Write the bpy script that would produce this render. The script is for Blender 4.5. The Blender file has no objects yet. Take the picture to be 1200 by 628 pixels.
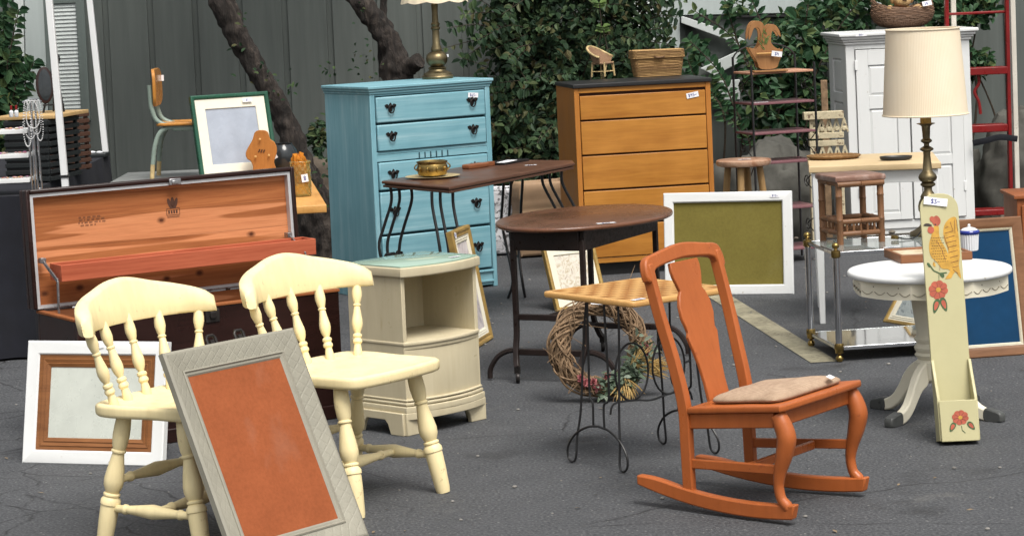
import bpy, bmesh, math, random
from mathutils import Vector, Matrix, noise
S = bpy.context.scene
COL = S.collection
rnd = random.Random(7)
PI = math.pi
rad = math.radians
V = Vector
# ------------------------------------------------------------------ camera
FPX, PITCH, ROLL, HC, VC = 3000.0, rad(3), rad(2.5), 1.75, 117.0
cF = V((0, math.cos(PITCH), -math.sin(PITCH)))
_u0 = V((0, math.sin(PITCH), math.cos(PITCH))); _r0 = V((1, 0, 0))
cU = _u0*math.cos(ROLL) + _r0*math.sin(ROLL)
cR = _r0*math.cos(ROLL) - _u0*math.sin(ROLL)
cam_d = bpy.data.cameras.new('camera'); cam = bpy.data.objects.new('camera', cam_d); COL.objects.link(cam)
cam_d.sensor_width = 36; cam_d.lens = FPX/1200*36; cam_d.clip_end = 900; cam_d.shift_y = -(314-VC)/1200
m = Matrix((cR, cU, -cF)).transposed().to_4x4(); m.translation = (0, 0, HC)
cam.matrix_world = m; S.camera = cam
def ray(u, v): return cF + cR*((u-600)/FPX) - cU*((v-VC)/FPX)
def G(u, v, z=0):                       # point of the level z seen at a pixel of the photograph
    d = ray(u, v); return V((0, 0, HC)) + d*((z-HC)/d.z)
def at(u, v, Y):                        # point at distance Y
    d = ray(u, v); return V((0, 0, HC)) + d*(Y/d.y)
# ------------------------------------------------------------------ mesh builder
def T(x=0, y=0, z=0): return Matrix.Translation((x, y, z))
def Rx(a): return Matrix.Rotation(a, 4, 'X')
def Ry(a): return Matrix.Rotation(a, 4, 'Y')
def Rz(a): return Matrix.Rotation(a, 4, 'Z')
I4 = Matrix.Identity(4)
def align(a, b):                        # matrix: local z from a to b
    a, b = V(a), V(b); z = (b-a).normalized()
    q = z.to_track_quat('Z', 'Y'); mm = q.to_matrix().to_4x4(); mm.translation = a; return mm
class MB:
    def __init__(s, M=None): s.v, s.f, s.m, s.M = [], [], [], M or I4
    def add(s, vs, fs, M=None, mi=0):
        o = len(s.v); s.c = getattr(s, 'c', []) + [(len(s.v), len(s.f))]; M = s.M @ (M or I4)
        s.v += [M @ V(p) for p in vs]; s.f += [tuple(o+i for i in f) for f in fs]; s.m += [mi]*len(fs); return s
    def box(s, c, d, M=None, mi=0, tp=1.0):     # centre, size; tp tapers the bottom
        x, y, z = d[0]/2, d[1]/2, d[2]/2
        vs = [(c[0]+i*x*(tp if k < 0 else 1), c[1]+j*y*(tp if k < 0 else 1), c[2]+k*z) for k in (-1, 1) for j in (-1, 1) for i in (-1, 1)]
        return s.add(vs, [(0, 2, 3, 1), (4, 5, 7, 6), (0, 1, 5, 4), (2, 6, 7, 3), (0, 4, 6, 2), (1, 3, 7, 5)], M, mi)
    def b2(s, x0, x1, y0, y1, z0, z1, M=None, mi=0):
        return s.box(((x0+x1)/2, (y0+y1)/2, (z0+z1)/2), (x1-x0, y1-y0, z1-z0), M, mi)
    def bar(s, a, b, w, h, M=None, mi=0):       # box bar from a to b
        L = (V(b)-V(a)).length
        return s.box((0, 0, L/2), (w, h, L), (M or I4) @ align(a, b), mi)
    def prism(s, pts, d, M=None, mi=0):         # outline in xz, thickness along +y
        n = len(pts)
        vs = [(p[0], 0, p[1]) for p in pts] + [(p[0], d, p[1]) for p in pts]
        fs = [tuple(range(n)), tuple(range(2*n-1, n-1, -1))] + [(i, i+n, (i+1) % n+n, (i+1) % n) for i in range(n)]
        ar = sum(pts[i][0]*pts[(i+1) % n][1]-pts[(i+1) % n][0]*pts[i][1] for i in range(n))
        if ar < 0: fs = [f[::-1] for f in fs]
        return s.add(vs, fs, M, mi)
    def flat(s, pts, M=None, mi=0):             # a flat face in the xz plane
        return s.add([(p[0], 0, p[1]) for p in pts], [tuple(range(len(pts)))], M, mi)
    def slab(s, pts, z0, z1, r=.006, dish=0, M=None, mi=0, n=3, rim=.2):  # rounded-edge slab, outline in xy
        N = len(pts); cx = sum(p[0] for p in pts)/N; cy = sum(p[1] for p in pts)/N
        R = max(math.hypot(p[0]-cx, p[1]-cy) for p in pts)
        rings = []
        for i in range(n+1):
            a = PI/2*i/n; rings.append((r*(1-math.sin(a)), z0+r*(1-math.cos(a))))
        for i in range(n+1):
            a = PI/2*i/n; rings.append((r*(1-math.cos(a)), z1-r+r*math.sin(a)))
        if dish:
            for t in (.1, .2, .35, .55, .8): rings.append((R*t, z1-dish*min(1, max(0, (t-.05)/rim))**1.0*(1 if t > rim else .9)))
        vs = []; fs = []
        for ins, z in rings:
            for p in pts:
                dx, dy = p[0]-cx, p[1]-cy; L = math.hypot(dx, dy) or 1; k = max(.02, 1-ins/ (R if ins > r*1.01 else L))
                vs.append((cx+dx*k, cy+dy*k, z))
        for i in range(len(rings)-1):
            for j in range(N): fs.append((i*N+j, i*N+(j+1) % N, (i+1)*N+(j+1) % N, (i+1)*N+j))
        fs.append(tuple(range(N-1, -1, -1))); o = (len(rings)-1)*N; fs.append(tuple(o+j for j in range(N)))
        return s.add(vs, fs, M, mi)
    def lathe(s, prof, M=None, n=20, mi=0, sx=1, sy=1):   # (radius, z)
        vs = []; fs = []; k = len(prof)
        for r, z in prof:
            for j in range(n):
                a = 2*PI*j/n; vs.append((max(r, 1e-4)*math.cos(a)*sx, max(r, 1e-4)*math.sin(a)*sy, z))
        for i in range(k-1):
            for j in range(n): fs.append((i*n+j, i*n+(j+1) % n, (i+1)*n+(j+1) % n, (i+1)*n+j))
        fs.append(tuple(range(n-1, -1, -1))); fs.append(tuple((k-1)*n+j for j in range(n)))
        if prof[-1][1] < prof[0][1]: fs = [f[::-1] for f in fs]
        return s.add(vs, fs, M, mi)
    def turn(s, prof, a, b, n=18, mi=0):        # profile (r, t) with t 0..1 along a->b
        L = (V(b)-V(a)).length
        return s.lathe([(r, t*L) for r, t in prof], align(a, b), n, mi)
    def sph(s, c, r, M=None, n=12, mi=0, sc=(1, 1, 1)):
        pr = [(r*math.sin(PI*i/n), -r*math.cos(PI*i/n)) for i in range(n+1)]
        MM = (M or I4) @ T(*c) @ Matrix.Diagonal((*sc, 1))
        return s.lathe(pr, MM, n+4, mi)
    def tube(s, pts, r, n=8, closed=False, M=None, mi=0, sq=None):
        P = [V(p) for p in pts]; k = len(P); rr = r if isinstance(r, (list, tuple)) else [r]*k
        tang = [(P[(i+1) % k]-P[i-1] if closed else P[min(i+1, k-1)]-P[max(i-1, 0)]).normalized() for i in range(k)]
        nn = tang[0].orthogonal().normalized()
        if sq: nn = (V(sq)-tang[0]*V(sq).dot(tang[0])).normalized()
        vs = []; fs = []
        for i in range(k):
            nn = (nn-tang[i]*nn.dot(tang[i])).normalized(); bb = tang[i].cross(nn)
            for j in range(n):
                a = 2*PI*(j+.5)/n; q = rr[i] if not isinstance(rr[i], tuple) else 1
                ra, rb = rr[i] if isinstance(rr[i], tuple) else (q, q)
                vs.append(P[i]+nn*(math.cos(a)*ra)+bb*(math.sin(a)*rb))
        for i in range(k if closed else k-1):
            for j in range(n): fs.append((i*n+j, i*n+(j+1) % n, ((i+1) % k)*n+(j+1) % n, ((i+1) % k)*n+j))
        if not closed: fs.append(tuple(range(n-1, -1, -1))); fs.append(tuple((k-1)*n+j for j in range(n)))
        return s.add(vs, fs, M, mi)
    def frame(s, w, h, d, prof, M=None, mi=0):  # mitred rectangle frame, standing in xz from z=0; prof: list of (inset, y) front is -y
        vs = []; fs = []; k = len(prof)
        for ins, y in prof:
            for x, z in ((-1, 0), (1, 0), (1, 1), (-1, 1)):
                vs.append((x*(w/2-ins), y, ins if z == 0 else h-ins))
        for i in range(k):
            q = (i+1) % k
            for j in range(4): fs.append((i*4+j, i*4+(j+1) % 4, q*4+(j+1) % 4, q*4+j))
        return s.add(vs, fs, M, mi)
    def grid(s, fn, nu, nv, M=None, mi=0, cu=False):
        vs = [fn(i/nu, j/nv) for j in range(nv+1) for i in range(nu+(0 if cu else 1))]
        w = nu if cu else nu+1; fs = []
        for j in range(nv):
            for i in range(nu): fs.append((j*w+i, j*w+(i+1) % w, (j+1)*w+(i+1) % w, (j+1)*w+i))
        return s.add(vs, fs, M, mi)
def spline(P, n=8, closed=False):
    P = [V(p) for p in P]; k = len(P); out = []
    for i in range(k if closed else k-1):
        g = lambda q: P[q % k] if closed else P[max(0, min(k-1, q))]
        a, b, c, d = g(i-1), g(i), g(i+1), g(i+2)
        for j in range(n):
            t = j/n
            out.append(.5*((2*b)+(c-a)*t+(2*a-5*b+4*c-d)*t*t+(3*b-a-3*c+d)*t**3))
    if not closed: out.append(P[-1])
    return out
def sp2(P, n=6, closed=True): return [(p[0], p[1]) for p in spline([(a, b, 0) for a, b in P], n, closed)]
def ell(a, b, n=40, p=2.0, cx=0, cy=0):
    out = []
    for i in range(n):
        t = 2*PI*i/n; c, s_ = math.cos(t), math.sin(t)
        out.append((cx+a*math.copysign(abs(c)**(2/p), c), cy+b*math.copysign(abs(s_)**(2/p), s_)))
    return out
def rrect(w, d, r, n=4):
    out = []
    for qx, qy, a0 in ((1, 1, 0), (-1, 1, PI/2), (-1, -1, PI), (1, -1, 3*PI/2)):
        for i in range(n+1):
            a = a0+PI/2*i/n; out.append((qx*(w/2-r)+r*math.cos(a), qy*(d/2-r)+r*math.sin(a)))
    return out
# ------------------------------------------------------------------ objects
def obj(name, mb, mats, parent=None, bev=0, sm=40, recalc=True, **kw):
    me = bpy.data.meshes.new(name); me.from_pydata([tuple(p) for p in mb.v], [], mb.f)
    for i, p in enumerate(me.polygons): p.material_index = mb.m[i]
    for mt in (mats if isinstance(mats, (list, tuple)) else [mats]): me.materials.append(mt)
    if recalc:
        b = bmesh.new(); b.from_mesh(me); bmesh.ops.recalc_face_normals(b, faces=b.faces); b.to_mesh(me); b.free()
    if sm:
        me.polygons.foreach_set('use_smooth', [True]*len(me.polygons)); me.set_sharp_from_angle(angle=rad(sm))
    o = bpy.data.objects.new(name, me); COL.objects.link(o)
    if parent: o.parent = parent
    if bev:
        b = o.modifiers.new('bevel', 'BEVEL'); b.width = bev; b.segments = 2; b.limit_method = 'ANGLE'; b.angle_limit = rad(50)
    for k, v_ in kw.items(): o[k] = v_
    return o
def objs(name, mb, *a, **kw):           # every added piece as an object of its own
    C = mb.c+[(len(mb.v), len(mb.f))]; out = []
    for (v0, f0), (v1, f1) in zip(C, C[1:]):
        q = MB(); q.v = mb.v[v0:v1]; q.f = [tuple(i-v0 for i in f) for f in mb.f[f0:f1]]; q.m = mb.m[f0:f1]; out.append(obj(name, q, *a, **kw))
    return out
def thing(name, label, cat, loc=(0, 0, 0), rz=0, group=None, tilt=None):
    o = bpy.data.objects.new(name, None); COL.objects.link(o); o.empty_display_size = .1
    o.location = loc; o.rotation_euler = (tilt or 0, 0, rz); o['label'] = label; o['category'] = cat
    if group: o['group'] = group
    return o
def solo(o, label, cat, group=None, loc=None, rz=None):
    o['label'] = label; o['category'] = cat
    if group: o['group'] = group
    if loc is not None: o.location = loc
    if rz is not None: o.rotation_euler = (0, 0, rz)
    return o
def copy_tree(o, parent=None):
    c = o.copy(); COL.objects.link(c)
    if parent: c.parent = parent
    for ch in [x for x in S.objects if x.parent == o]: copy_tree(ch, c)
    return c
# ------------------------------------------------------------------ materials
def _nt(name):
    mt = bpy.data.materials.new(name); mt.use_nodes = True; nt = mt.node_tree
    return mt, nt, nt.nodes['Principled BSDF']
def ramp(nt, src, stops):
    r = nt.nodes.new('ShaderNodeValToRGB'); e = r.color_ramp.elements
    while len(e) < len(stops): e.new(.5)
    for q, (p, c) in zip(e, stops): q.position = p; q.color = (*c, 1) if not isinstance(c, float) else (c, c, c, 1)
    nt.links.new(src, r.inputs[0]); return r.outputs[0]
def coords(nt, scale=(1, 1, 1), rot=(0, 0, 0), loc=(0, 0, 0)):
    tc = nt.nodes.new('ShaderNodeTexCoord'); mp = nt.nodes.new('ShaderNodeMapping')
    mp.inputs['Scale'].default_value = scale; mp.inputs['Rotation'].default_value = rot; mp.inputs['Location'].default_value = loc
    nt.links.new(tc.outputs['Object'], mp.inputs[0]); return mp.outputs[0]
def ntex(nt, vec, scale, detail=4, rough=.55, dist=0):
    n = nt.nodes.new('ShaderNodeTexNoise'); n.inputs['Scale'].default_value = scale; n.inputs['Detail'].default_value = detail
    n.inputs['Roughness'].default_value = rough; n.inputs['Distortion'].default_value = dist
    if vec: nt.links.new(vec, n.inputs['Vector'])
    return n.outputs['Fac']
def mixc(nt, fac, a, b, mode='MIX'):
    x = nt.nodes.new('ShaderNodeMix'); x.data_type = 'RGBA'; x.blend_type = mode
    for i, q in ((6, a), (7, b)):
        if isinstance(q, tuple): x.inputs[i].default_value = (*q, 1)
        else: nt.links.new(q, x.inputs[i])
    if isinstance(fac, float): x.inputs[0].default_value = fac
    else: nt.links.new(fac, x.inputs[0])
    return x.outputs[2]
def bump(nt, b, h, strength, dist=.002):
    n = nt.nodes.new('ShaderNodeBump'); n.inputs['Strength'].default_value = strength; n.inputs['Distance'].default_value = dist
    nt.links.new(h, n.inputs['Height']); nt.links.new(n.outputs[0], b.inputs['Normal'])
def mul(c, k): return tuple(x*k for x in c)
def paint(name, c, c2=None, sc=6, stretch=(1, 1, 1), rough=.45, rvar=.15, bmp=.15, wear=0, wearc=(.3, .22, .12), brush=None, metal=0, fine=120, amt=.85, spec=.35):
    mt, nt, b = _nt(name)
    v = coords(nt, stretch); n1 = ntex(nt, v, sc, 5, .6)
    c2 = c2 or mul(c, amt)
    col = ramp(nt, n1, [(.3, c2), (.68, c)])
    if wear:
        w = ntex(nt, coords(nt), 22, 6, .7); wv = ramp(nt, w, [(1-wear-.32, 0.0), (1-wear-.24, 1.0)])
        col = mixc(nt, wv, col, wearc)
    hb = ntex(nt, v, fine, 3)
    if brush:
        bn = ntex(nt, coords(nt, brush), 1, 5, .65, .3); col = mixc(nt, 1.0, col, ramp(nt, bn, [(.24, (.74, .68, .58)), (.36, (.93, .92, .90)), (.6, (1., 1., 1.))]), 'MULTIPLY'); hb = mixc(nt, .6, hb, ramp(nt, bn, [(.2, 0.0), (.8, 1.0)]))
    nt.links.new(col, b.inputs['Base Color'])
    rr = ramp(nt, ntex(nt, v, sc*2.3, 3), [(.3, max(.02, rough-rvar)), (.7, min(1., rough+rvar))]); nt.links.new(rr, b.inputs['Roughness'])
    b.inputs['Metallic'].default_value = metal; b.inputs['Specular IOR Level'].default_value = spec
    if bmp: bump(nt, b, hb, bmp, .001)
    return mt
def wood(name, c1, c2, axis='X', sc=1.0, rough=.4, knots=0, bmp=.12, lo=.32, hi=.68, coat=0, dark=None):
    mt, nt, b = _nt(name)
    s = {'X': (1.6, 22, 22), 'Y': (22, 1.6, 22), 'Z': (22, 22, 1.6)}[axis]; s = tuple(q*sc for q in s)
    v = coords(nt, s, loc=(rnd.random()*9, rnd.random()*9, rnd.random()*9))
    n1 = ntex(nt, v, 1, 6, .6, .5)
    col = ramp(nt, n1, [(lo, c2), (hi, c1)])
    v2 = coords(nt, tuple(q*7 for q in s)); n2 = ntex(nt, v2, 1, 3)
    col = mixc(nt, .35, col, ramp(nt, n2, [(.35, mul(c2, .8)), (.6, c1)]), 'MIX')
    n3 = ntex(nt, coords(nt), 3.0, 4); col = mixc(nt, .38, col, ramp(nt, n3, [(.3, mul(c2, .75)), (.7, mul(c1, 1.08))]))
    if knots:
        vo = nt.nodes.new('ShaderNodeTexVoronoi'); vo.inputs['Scale'].default_value = knots
        ks = {'X': (.6, 1, 1), 'Z': (1, 1, .6), 'Y': (1, .6, 1)}[axis]
        nt.links.new(coords(nt, ks, loc=(.31, .2, .17)), vo.inputs['Vector'])
        kv = ramp(nt, vo.outputs['Distance'], [(.05, 1.0), (.15, 0.0)]); col = mixc(nt, kv, col, dark or mul(c2, .25))
    nt.links.new(col, b.inputs['Base Color'])
    rr = ramp(nt, n3, [(.3, rough-.08), (.7, rough+.1)]); nt.links.new(rr, b.inputs['Roughness'])
    b.inputs['Specular IOR Level'].default_value = .3; b.inputs['Coat Weight'].default_value = coat; b.inputs['Coat Roughness'].default_value = .2
    if bmp: bump(nt, b, n2, bmp, .001)
    return mt
def simple(name, c, rough=.5, metal=0, trans=0, ior=1.45, var=.15, sc=30, bmp=0, alpha=1):
    mt, nt, b = _nt(name)
    n = ntex(nt, coords(nt), sc, 4); nt.links.new(ramp(nt, n, [(.3, mul(c, 1-var)), (.7, c)]), b.inputs['Base Color'])
    b.inputs['Roughness'].default_value = rough; b.inputs['Metallic'].default_value = metal
    b.inputs['Transmission Weight'].default_value = trans; b.inputs['IOR'].default_value = ior; b.inputs['Alpha'].default_value = alpha
    if bmp: bump(nt, b, ntex(nt, coords(nt), sc*4, 3), bmp, .002)
    return mt
def fabric(name, c, c2, weave=900, rough=.95, bmp=.4, sc=12):
    mt, nt, b = _nt(name)
    v = coords(nt); n = ntex(nt, v, sc, 5)
    w1 = nt.nodes.new('ShaderNodeTexWave'); w1.inputs['Scale'].default_value = weave/6; w1.bands_direction = 'X'
    w2 = nt.nodes.new('ShaderNodeTexWave'); w2.inputs['Scale'].default_value = weave/6; w2.bands_direction = 'Z'
    for w in (w1, w2): nt.links.new(v, w.inputs[0]); w.inputs['Distortion'].default_value = 1.5
    wv = mixc(nt, .5, w1.outputs['Color'], w2.outputs['Color'])
    col = mixc(nt, .45, ramp(nt, n, [(.3, c2), (.7, c)]), ramp(nt, wv, [(.2, c2), (.8, c)]))
    col = mixc(nt, 1.0, col, ramp(nt, ntex(nt, v, 85, 4, .7), [(.32, (.88, .865, .85)), (.6, (1.03, 1.03, 1.03))]), 'MULTIPLY')
    col = mixc(nt, ramp(nt, ntex(nt, coords(nt, (1, 1, .5)), 4, 4, .6), [(.55, 0.0), (.8, .30)]), col, mixc(nt, .5, c2, (.45, .42, .36)))
    nt.links.new(col, b.inputs['Base Color']); b.inputs['Roughness'].default_value = rough
    b.inputs['Sheen Weight'].default_value = .03; b.inputs['Specular IOR Level'].default_value = .15
    bump(nt, b, wv, bmp, .001)
    return mt
def leafmat(name, cols, rough=.45):
    mt, nt, b = _nt(name)
    g = nt.nodes.new('ShaderNodeNewGeometry')
    col = ramp(nt, g.outputs['Random Per Island'], [(i/(len(cols)-1), c) for i, c in enumerate(cols)])
    nt.links.new(col, b.inputs['Base Color']); b.inputs['Roughness'].default_value = rough
    tr = nt.nodes.new('ShaderNodeBsdfTranslucent'); nt.links.new(col, tr.inputs[0])
    ms = nt.nodes.new('ShaderNodeMixShader'); b.inputs['Specular IOR Level'].default_value = .3; ms.inputs[0].default_value = .18
    nt.links.new(b.outputs[0], ms.inputs[1]); nt.links.new(tr.outputs[0], ms.inputs[2])
    nt.links.new(ms.outputs[0], nt.nodes['Material Output'].inputs[0])
    return mt
# ------------------------------------------------------------------ price tags with handwritten ink
GL = {'$': [[(.85, 1.3), (.4, 1.45), (.1, 1.2), (.5, .8), (.85, .45), (.5, .15), (.1, .3)], [(.5, 1.65), (.45, -.05)]],
 '1': [[(.3, 1.3), (.55, 1.5), (.5, .1)]], '2': [[(.15, 1.2), (.5, 1.5), (.8, 1.15), (.15, .1), (.9, .12)]],
 '3': [[(.15, 1.4), (.7, 1.45), (.4, .9), (.8, .5), (.5, .1), (.1, .2)]], '4': [[(.3, 1.5), (.1, .7), (.85, .75)], [(.65, 1.2), (.6, .05)]],
 '5': [[(.8, 1.5), (.25, 1.45), (.2, .95), (.7, .85), (.75, .35), (.4, .08), (.1, .25)]],
 '6': [[(.7, 1.5), (.25, .9), (.2, .3), (.55, .08), (.8, .45), (.5, .8), (.2, .5)]],
 '8': [[(.5, .8), (.2, 1.15), (.5, 1.5), (.8, 1.15), (.5, .8), (.2, .4), (.5, .08), (.8, .4), (.5, .8)]],
 '9': [[(.75, 1.2), (.45, 1.5), (.2, 1.15), (.5, .85), (.75, 1.2), (.65, .05)]],
 '0': [[(.5, 1.5), (.15, .8), (.5, .1), (.85, .8), (.5, 1.5)]], '-': [[(.05, .7), (.9, .75)]], '.': [[(.3, .05), (.45, .15)]], ' ': []}
def scribble(mb, text, h, M, mi, th=.11):
    k = h/1.6; x = -len(text)*.5
    for ch in text:
        for st in GL[ch]:
            for a, b in zip(st, st[1:]):
                a2 = V(((x+a[0])*k*1.08, 0, (a[1]-.8)*k)); b2 = V(((x+b[0])*k*1.08, 0, (b[1]-.8)*k)); d = (b2-a2); n = V((-d.z, 0, d.x)).normalized()*(th*k)
                e = d.normalized()*(th*k*.6)
                mb.add([a2-n-e, b2-n+e, b2+n+e, a2+n-e], [(0, 1, 2, 3)], M, mi)
        x += 1
def price_tag(parent, M, w, h, text, curl=0.0):      # M: local x along the tag, -y its face, z up the tag
    mb = MB(M)
    mb.grid(lambda a, b: ((a-.5)*w, -.0012-curl*(2*a-1)**2, (b-.5)*h), 6, 1)
    if curl: scribble(mb, text, h*.62, T(0, -.0016-curl*.12, 0), 1)
    else: scribble(mb, text, h*.62, T(0, -.0016, 0), 1)
    return obj('price_tag', mb, [MT['tag'], MT['ink']], parent, recalc=False, sm=0)
MT = {}
MT['tag'] = simple('tag_paper', (.8, .8, .82), .6, var=.04)
MT['ink'] = simple('ballpoint_ink', (.03, .05, .28), .5)
# ------------------------------------------------------------------ light and world
SUN_EL, SUN_AZ = rad(60), rad(25)     # azimuth from behind the camera towards the right
sd = V((math.sin(SUN_AZ)*math.cos(SUN_EL), -math.cos(SUN_AZ)*math.cos(SUN_EL), math.sin(SUN_EL)))
sl = bpy.data.lights.new('sun', 'SUN'); so = bpy.data.objects.new('sun', sl); COL.objects.link(so)
sl.energy = 2.3; sl.angle = rad(28); sl.color = (1, .95, .88); so.rotation_euler = sd.to_track_quat('Z', 'Y').to_euler(); so.location = sd*40
W = bpy.data.worlds.new('World'); S.world = W; W.use_nodes = True; wn = W.node_tree
sky = wn.nodes.new('ShaderNodeTexSky'); sky.sky_type = 'NISHITA'; sky.sun_disc = False
sky.sun_elevation = SUN_EL; sky.sun_rotation = math.atan2(sd.x, sd.y); sky.air_density = 1.6; sky.dust_density = 6; sky.ozone_density = 1
# an overcast sky: the blue of the clear sky taken most of the way to grey
hs = wn.nodes.new('ShaderNodeHueSaturation'); hs.inputs['Saturation'].default_value = .15
wn.links.new(sky.outputs[0], hs.inputs['Color']); wn.links.new(hs.outputs[0], wn.nodes['Background'].inputs[0]); wn.nodes['Background'].inputs[1].default_value = .125
S.view_settings.view_transform = 'Standard'; S.view_settings.look = 'None'; S.view_settings.gamma = 1; S.view_settings.exposure = .38
# ------------------------------------------------------------------ ground
def asphalt():
    mt, nt, b = _nt('asphalt'); v = coords(nt)
    big = ntex(nt, v, .55, 5, .6); mid = ntex(nt, v, 5, 5, .65); fine = ntex(nt, v, 95, 3, .6)
    col = ramp(nt, big, [(.3, (.032, .034, .039)), (.72, (.080, .083, .090))])
    col = mixc(nt, .55, col, ramp(nt, mid, [(.3, (.026, .0275, .031)), (.7, (.094, .097, .104))]))
    col = mixc(nt, .62, col, ramp(nt, fine, [(.33, (.020, .021, .024)), (.5, (.060, .063, .068)), (.68, (.145, .148, .15))]))
    st_ = ntex(nt, coords(nt, loc=(3.1, 1.7, 0)), 1.7, 4, .6); col = mixc(nt, ramp(nt, st_, [(.60, 0.0), (.70, .65)]), col, (.022, .022, .023))
    st2 = ntex(nt, coords(nt, loc=(8.1, 4.7, 0)), 2.6, 5, .7); col = mixc(nt, ramp(nt, st2, [(.60, 0.0), (.74, .35)]), col, (.15, .145, .135))
    vo = nt.nodes.new('ShaderNodeTexVoronoi'); vo.inputs['Scale'].default_value = 70; nt.links.new(v, vo.inputs['Vector'])
    sp = ramp(nt, vo.outputs['Color'], [(.86, 0.0), (.9, 1.0)]); spd = ramp(nt, vo.outputs['Distance'], [(.22, 1.0), (.32, 0.0)])
    col = mixc(nt, mixc(nt, 1.0, sp, spd, 'MULTIPLY'), col, (.21, .21, .20))
    # cracks: cell borders, bent by noise, present only in worn areas
    nv = nt.nodes.new('ShaderNodeTexNoise'); nv.inputs['Scale'].default_value = 2.2; nv.inputs['Detail'].default_value = 6; nt.links.new(v, nv.inputs[0])
    wrp = mixc(nt, .22, v, nv.outputs['Color'], 'ADD')
    out = None
    for sc, wd, seed, lo in ((.62, .0042, 0, .43), (3.0, .016, 3, .62)):
        c = nt.nodes.new('ShaderNodeTexVoronoi'); c.feature = 'DISTANCE_TO_EDGE'; c.inputs['Scale'].default_value = sc
        mp = nt.nodes.new('ShaderNodeMapping'); mp.inputs['Location'].default_value = (seed, seed*.7, 0); nt.links.new(wrp, mp.inputs[0]); nt.links.new(mp.outputs[0], c.inputs['Vector'])
        k = ramp(nt, c.outputs['Distance'], [(wd*.35, 1.0), (wd, 0.0)])
        msk = ramp(nt, ntex(nt, coords(nt, loc=(seed*2.1+.7, 1.3+seed, 0)), .8, 3), [(lo, 1.0), (lo+.09, 0.0)])
        k = mixc(nt, 1.0, k, msk, 'MULTIPLY')
        if seed:                                     # a worn patch of paving at the left
            sx = nt.nodes.new('ShaderNodeSeparateXYZ'); nt.links.new(wrp, sx.inputs[0]); mr = nt.nodes.new('ShaderNodeMapRange'); nt.links.new(sx.outputs[0], mr.inputs[0])
            mr.inputs[1].default_value = -.75; mr.inputs[2].default_value = .1; mr.inputs[3].default_value = 1; mr.inputs[4].default_value = 0; k = mixc(nt, 1.0, k, mr.outputs[0], 'MULTIPLY')
        out = k if out is None else mixc(nt, 1.0, out, k, 'LIGHTEN')
    ck = ramp(nt, ntex(nt, v, 9, 4), [(.35, .25), (.6, .95)]); out = mixc(nt, 1.0, out, ck, 'MULTIPLY'); col = mixc(nt, out, col, (.012, .012, .013))
    nt.links.new(col, b.inputs['Base Color']); b.inputs['Roughness'].default_value = .78; b.inputs['Specular IOR Level'].default_value = .35
    h = mixc(nt, .5, ramp(nt, fine, [(.3, 0.0), (.7, 1.0)]), ramp(nt, mid, [(.3, 0.0), (.7, 1.0)]))
    h = mixc(nt, out, h, (0, 0, 0)); bump(nt, b, h, .75, .006)
    return mt
MT['asphalt'] = asphalt()
g = MB(); g.add([(-400, -60, 0), (400, -60, 0), (400, 600, 0), (-400, 600, 0)], [(0, 1, 2, 3)])
obj('ground', g, MT['asphalt'], kind='structure', sm=0)
def worn():
    mt, nt, b = _nt('worn_line_paint'); v = coords(nt)
    n = ntex(nt, v, 38, 6, .75); n2 = ntex(nt, v, 5, 4)
    nt.links.new(ramp(nt, n2, [(.3, (.25, .225, .150)), (.7, (.35, .32, .22))]), b.inputs['Base Color']); b.inputs['Roughness'].default_value = .8
    a = mixc(nt, .25, ramp(nt, n, [(.34, .5), (.52, .92)]), ramp(nt, n2, [(.3, 0.0), (.6, 1.0)]))
    nt.links.new(a, b.inputs['Alpha']); return mt
a, b_ = V((.93, 13.95, 0)), V((1.283, 10.86, 0)); nx = (b_-a).cross(V((0, 0, 1))).normalized()*.058
g = MB(); g.add([a-nx, b_-nx, b_+nx, a+nx], [(0, 1, 2, 3)]); g.v = [p+V((0, 0, .004)) for p in g.v]
obj('painted_line', g, worn(), kind='structure', sm=0)
MT['soil'] = paint('soil', (.05, .042, .032), sc=9, rough=.95, rvar=.04, bmp=1, fine=60, amt=.5)
g = MB()
g.grid(lambda u, v: (-4.5+9*u, 15.55+.12*noise.noise(V((u*20, 0, 1)))*(1-v)+1.5*v, .004+.10*v+.03*noise.noise(V((u*60, v*12, 0)))*min(1, v*4)), 90, 14)
obj('soil_bed', g, MT['soil'], kind='structure')
g = MB()
for i in range(240):
    x = rnd.uniform(-2.6, 3.2); y = rnd.uniform(15.2, 16.3); r = rnd.uniform(.01, .032)
    g.sph((x, y, .03+max(0, y-15.6)*.07), r, n=4, sc=(1, rnd.uniform(.7, 1.3), .6))
obj('pebbles', g, simple('pebble', (.22, .19, .15), .9, var=.6, sc=4), kind='stuff')
g = MB()
for i in range(260):
    x = rnd.uniform(-2.2, 2.6); y = rnd.uniform(7.2, 15.5); s = rnd.uniform(.003, .009)
    g.sph((x, y, s*.4), s, n=4, sc=(1, rnd.uniform(.7, 1.4), .6))
obj('grit', g, simple('grit', (.26, .25, .23), .9, var=.5, sc=3), kind='stuff')
g = MB()
for i in range(150):
    y = rnd.uniform(7.4, 16.0); x = rnd.uniform(-.22, .22)*y; L = rnd.uniform(.012, .035); a = rnd.uniform(0, 6.28); p = V((x, y, .003)); d = V((math.cos(a), math.sin(a), .12)); q = V((-d.y, d.x, 0))*L*.22
    g.add([p, p+d*L*.5+q+V((0, 0, .002)), p+d*L, p+d*L*.5-q], [(0, 1, 2, 3)])
obj('leaf_litter', g, (lambda m_: m_)(simple('dry_leaf', (.30, .22, .13), .8, var=.6, sc=2)), kind='stuff', sm=0, recalc=False)
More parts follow.
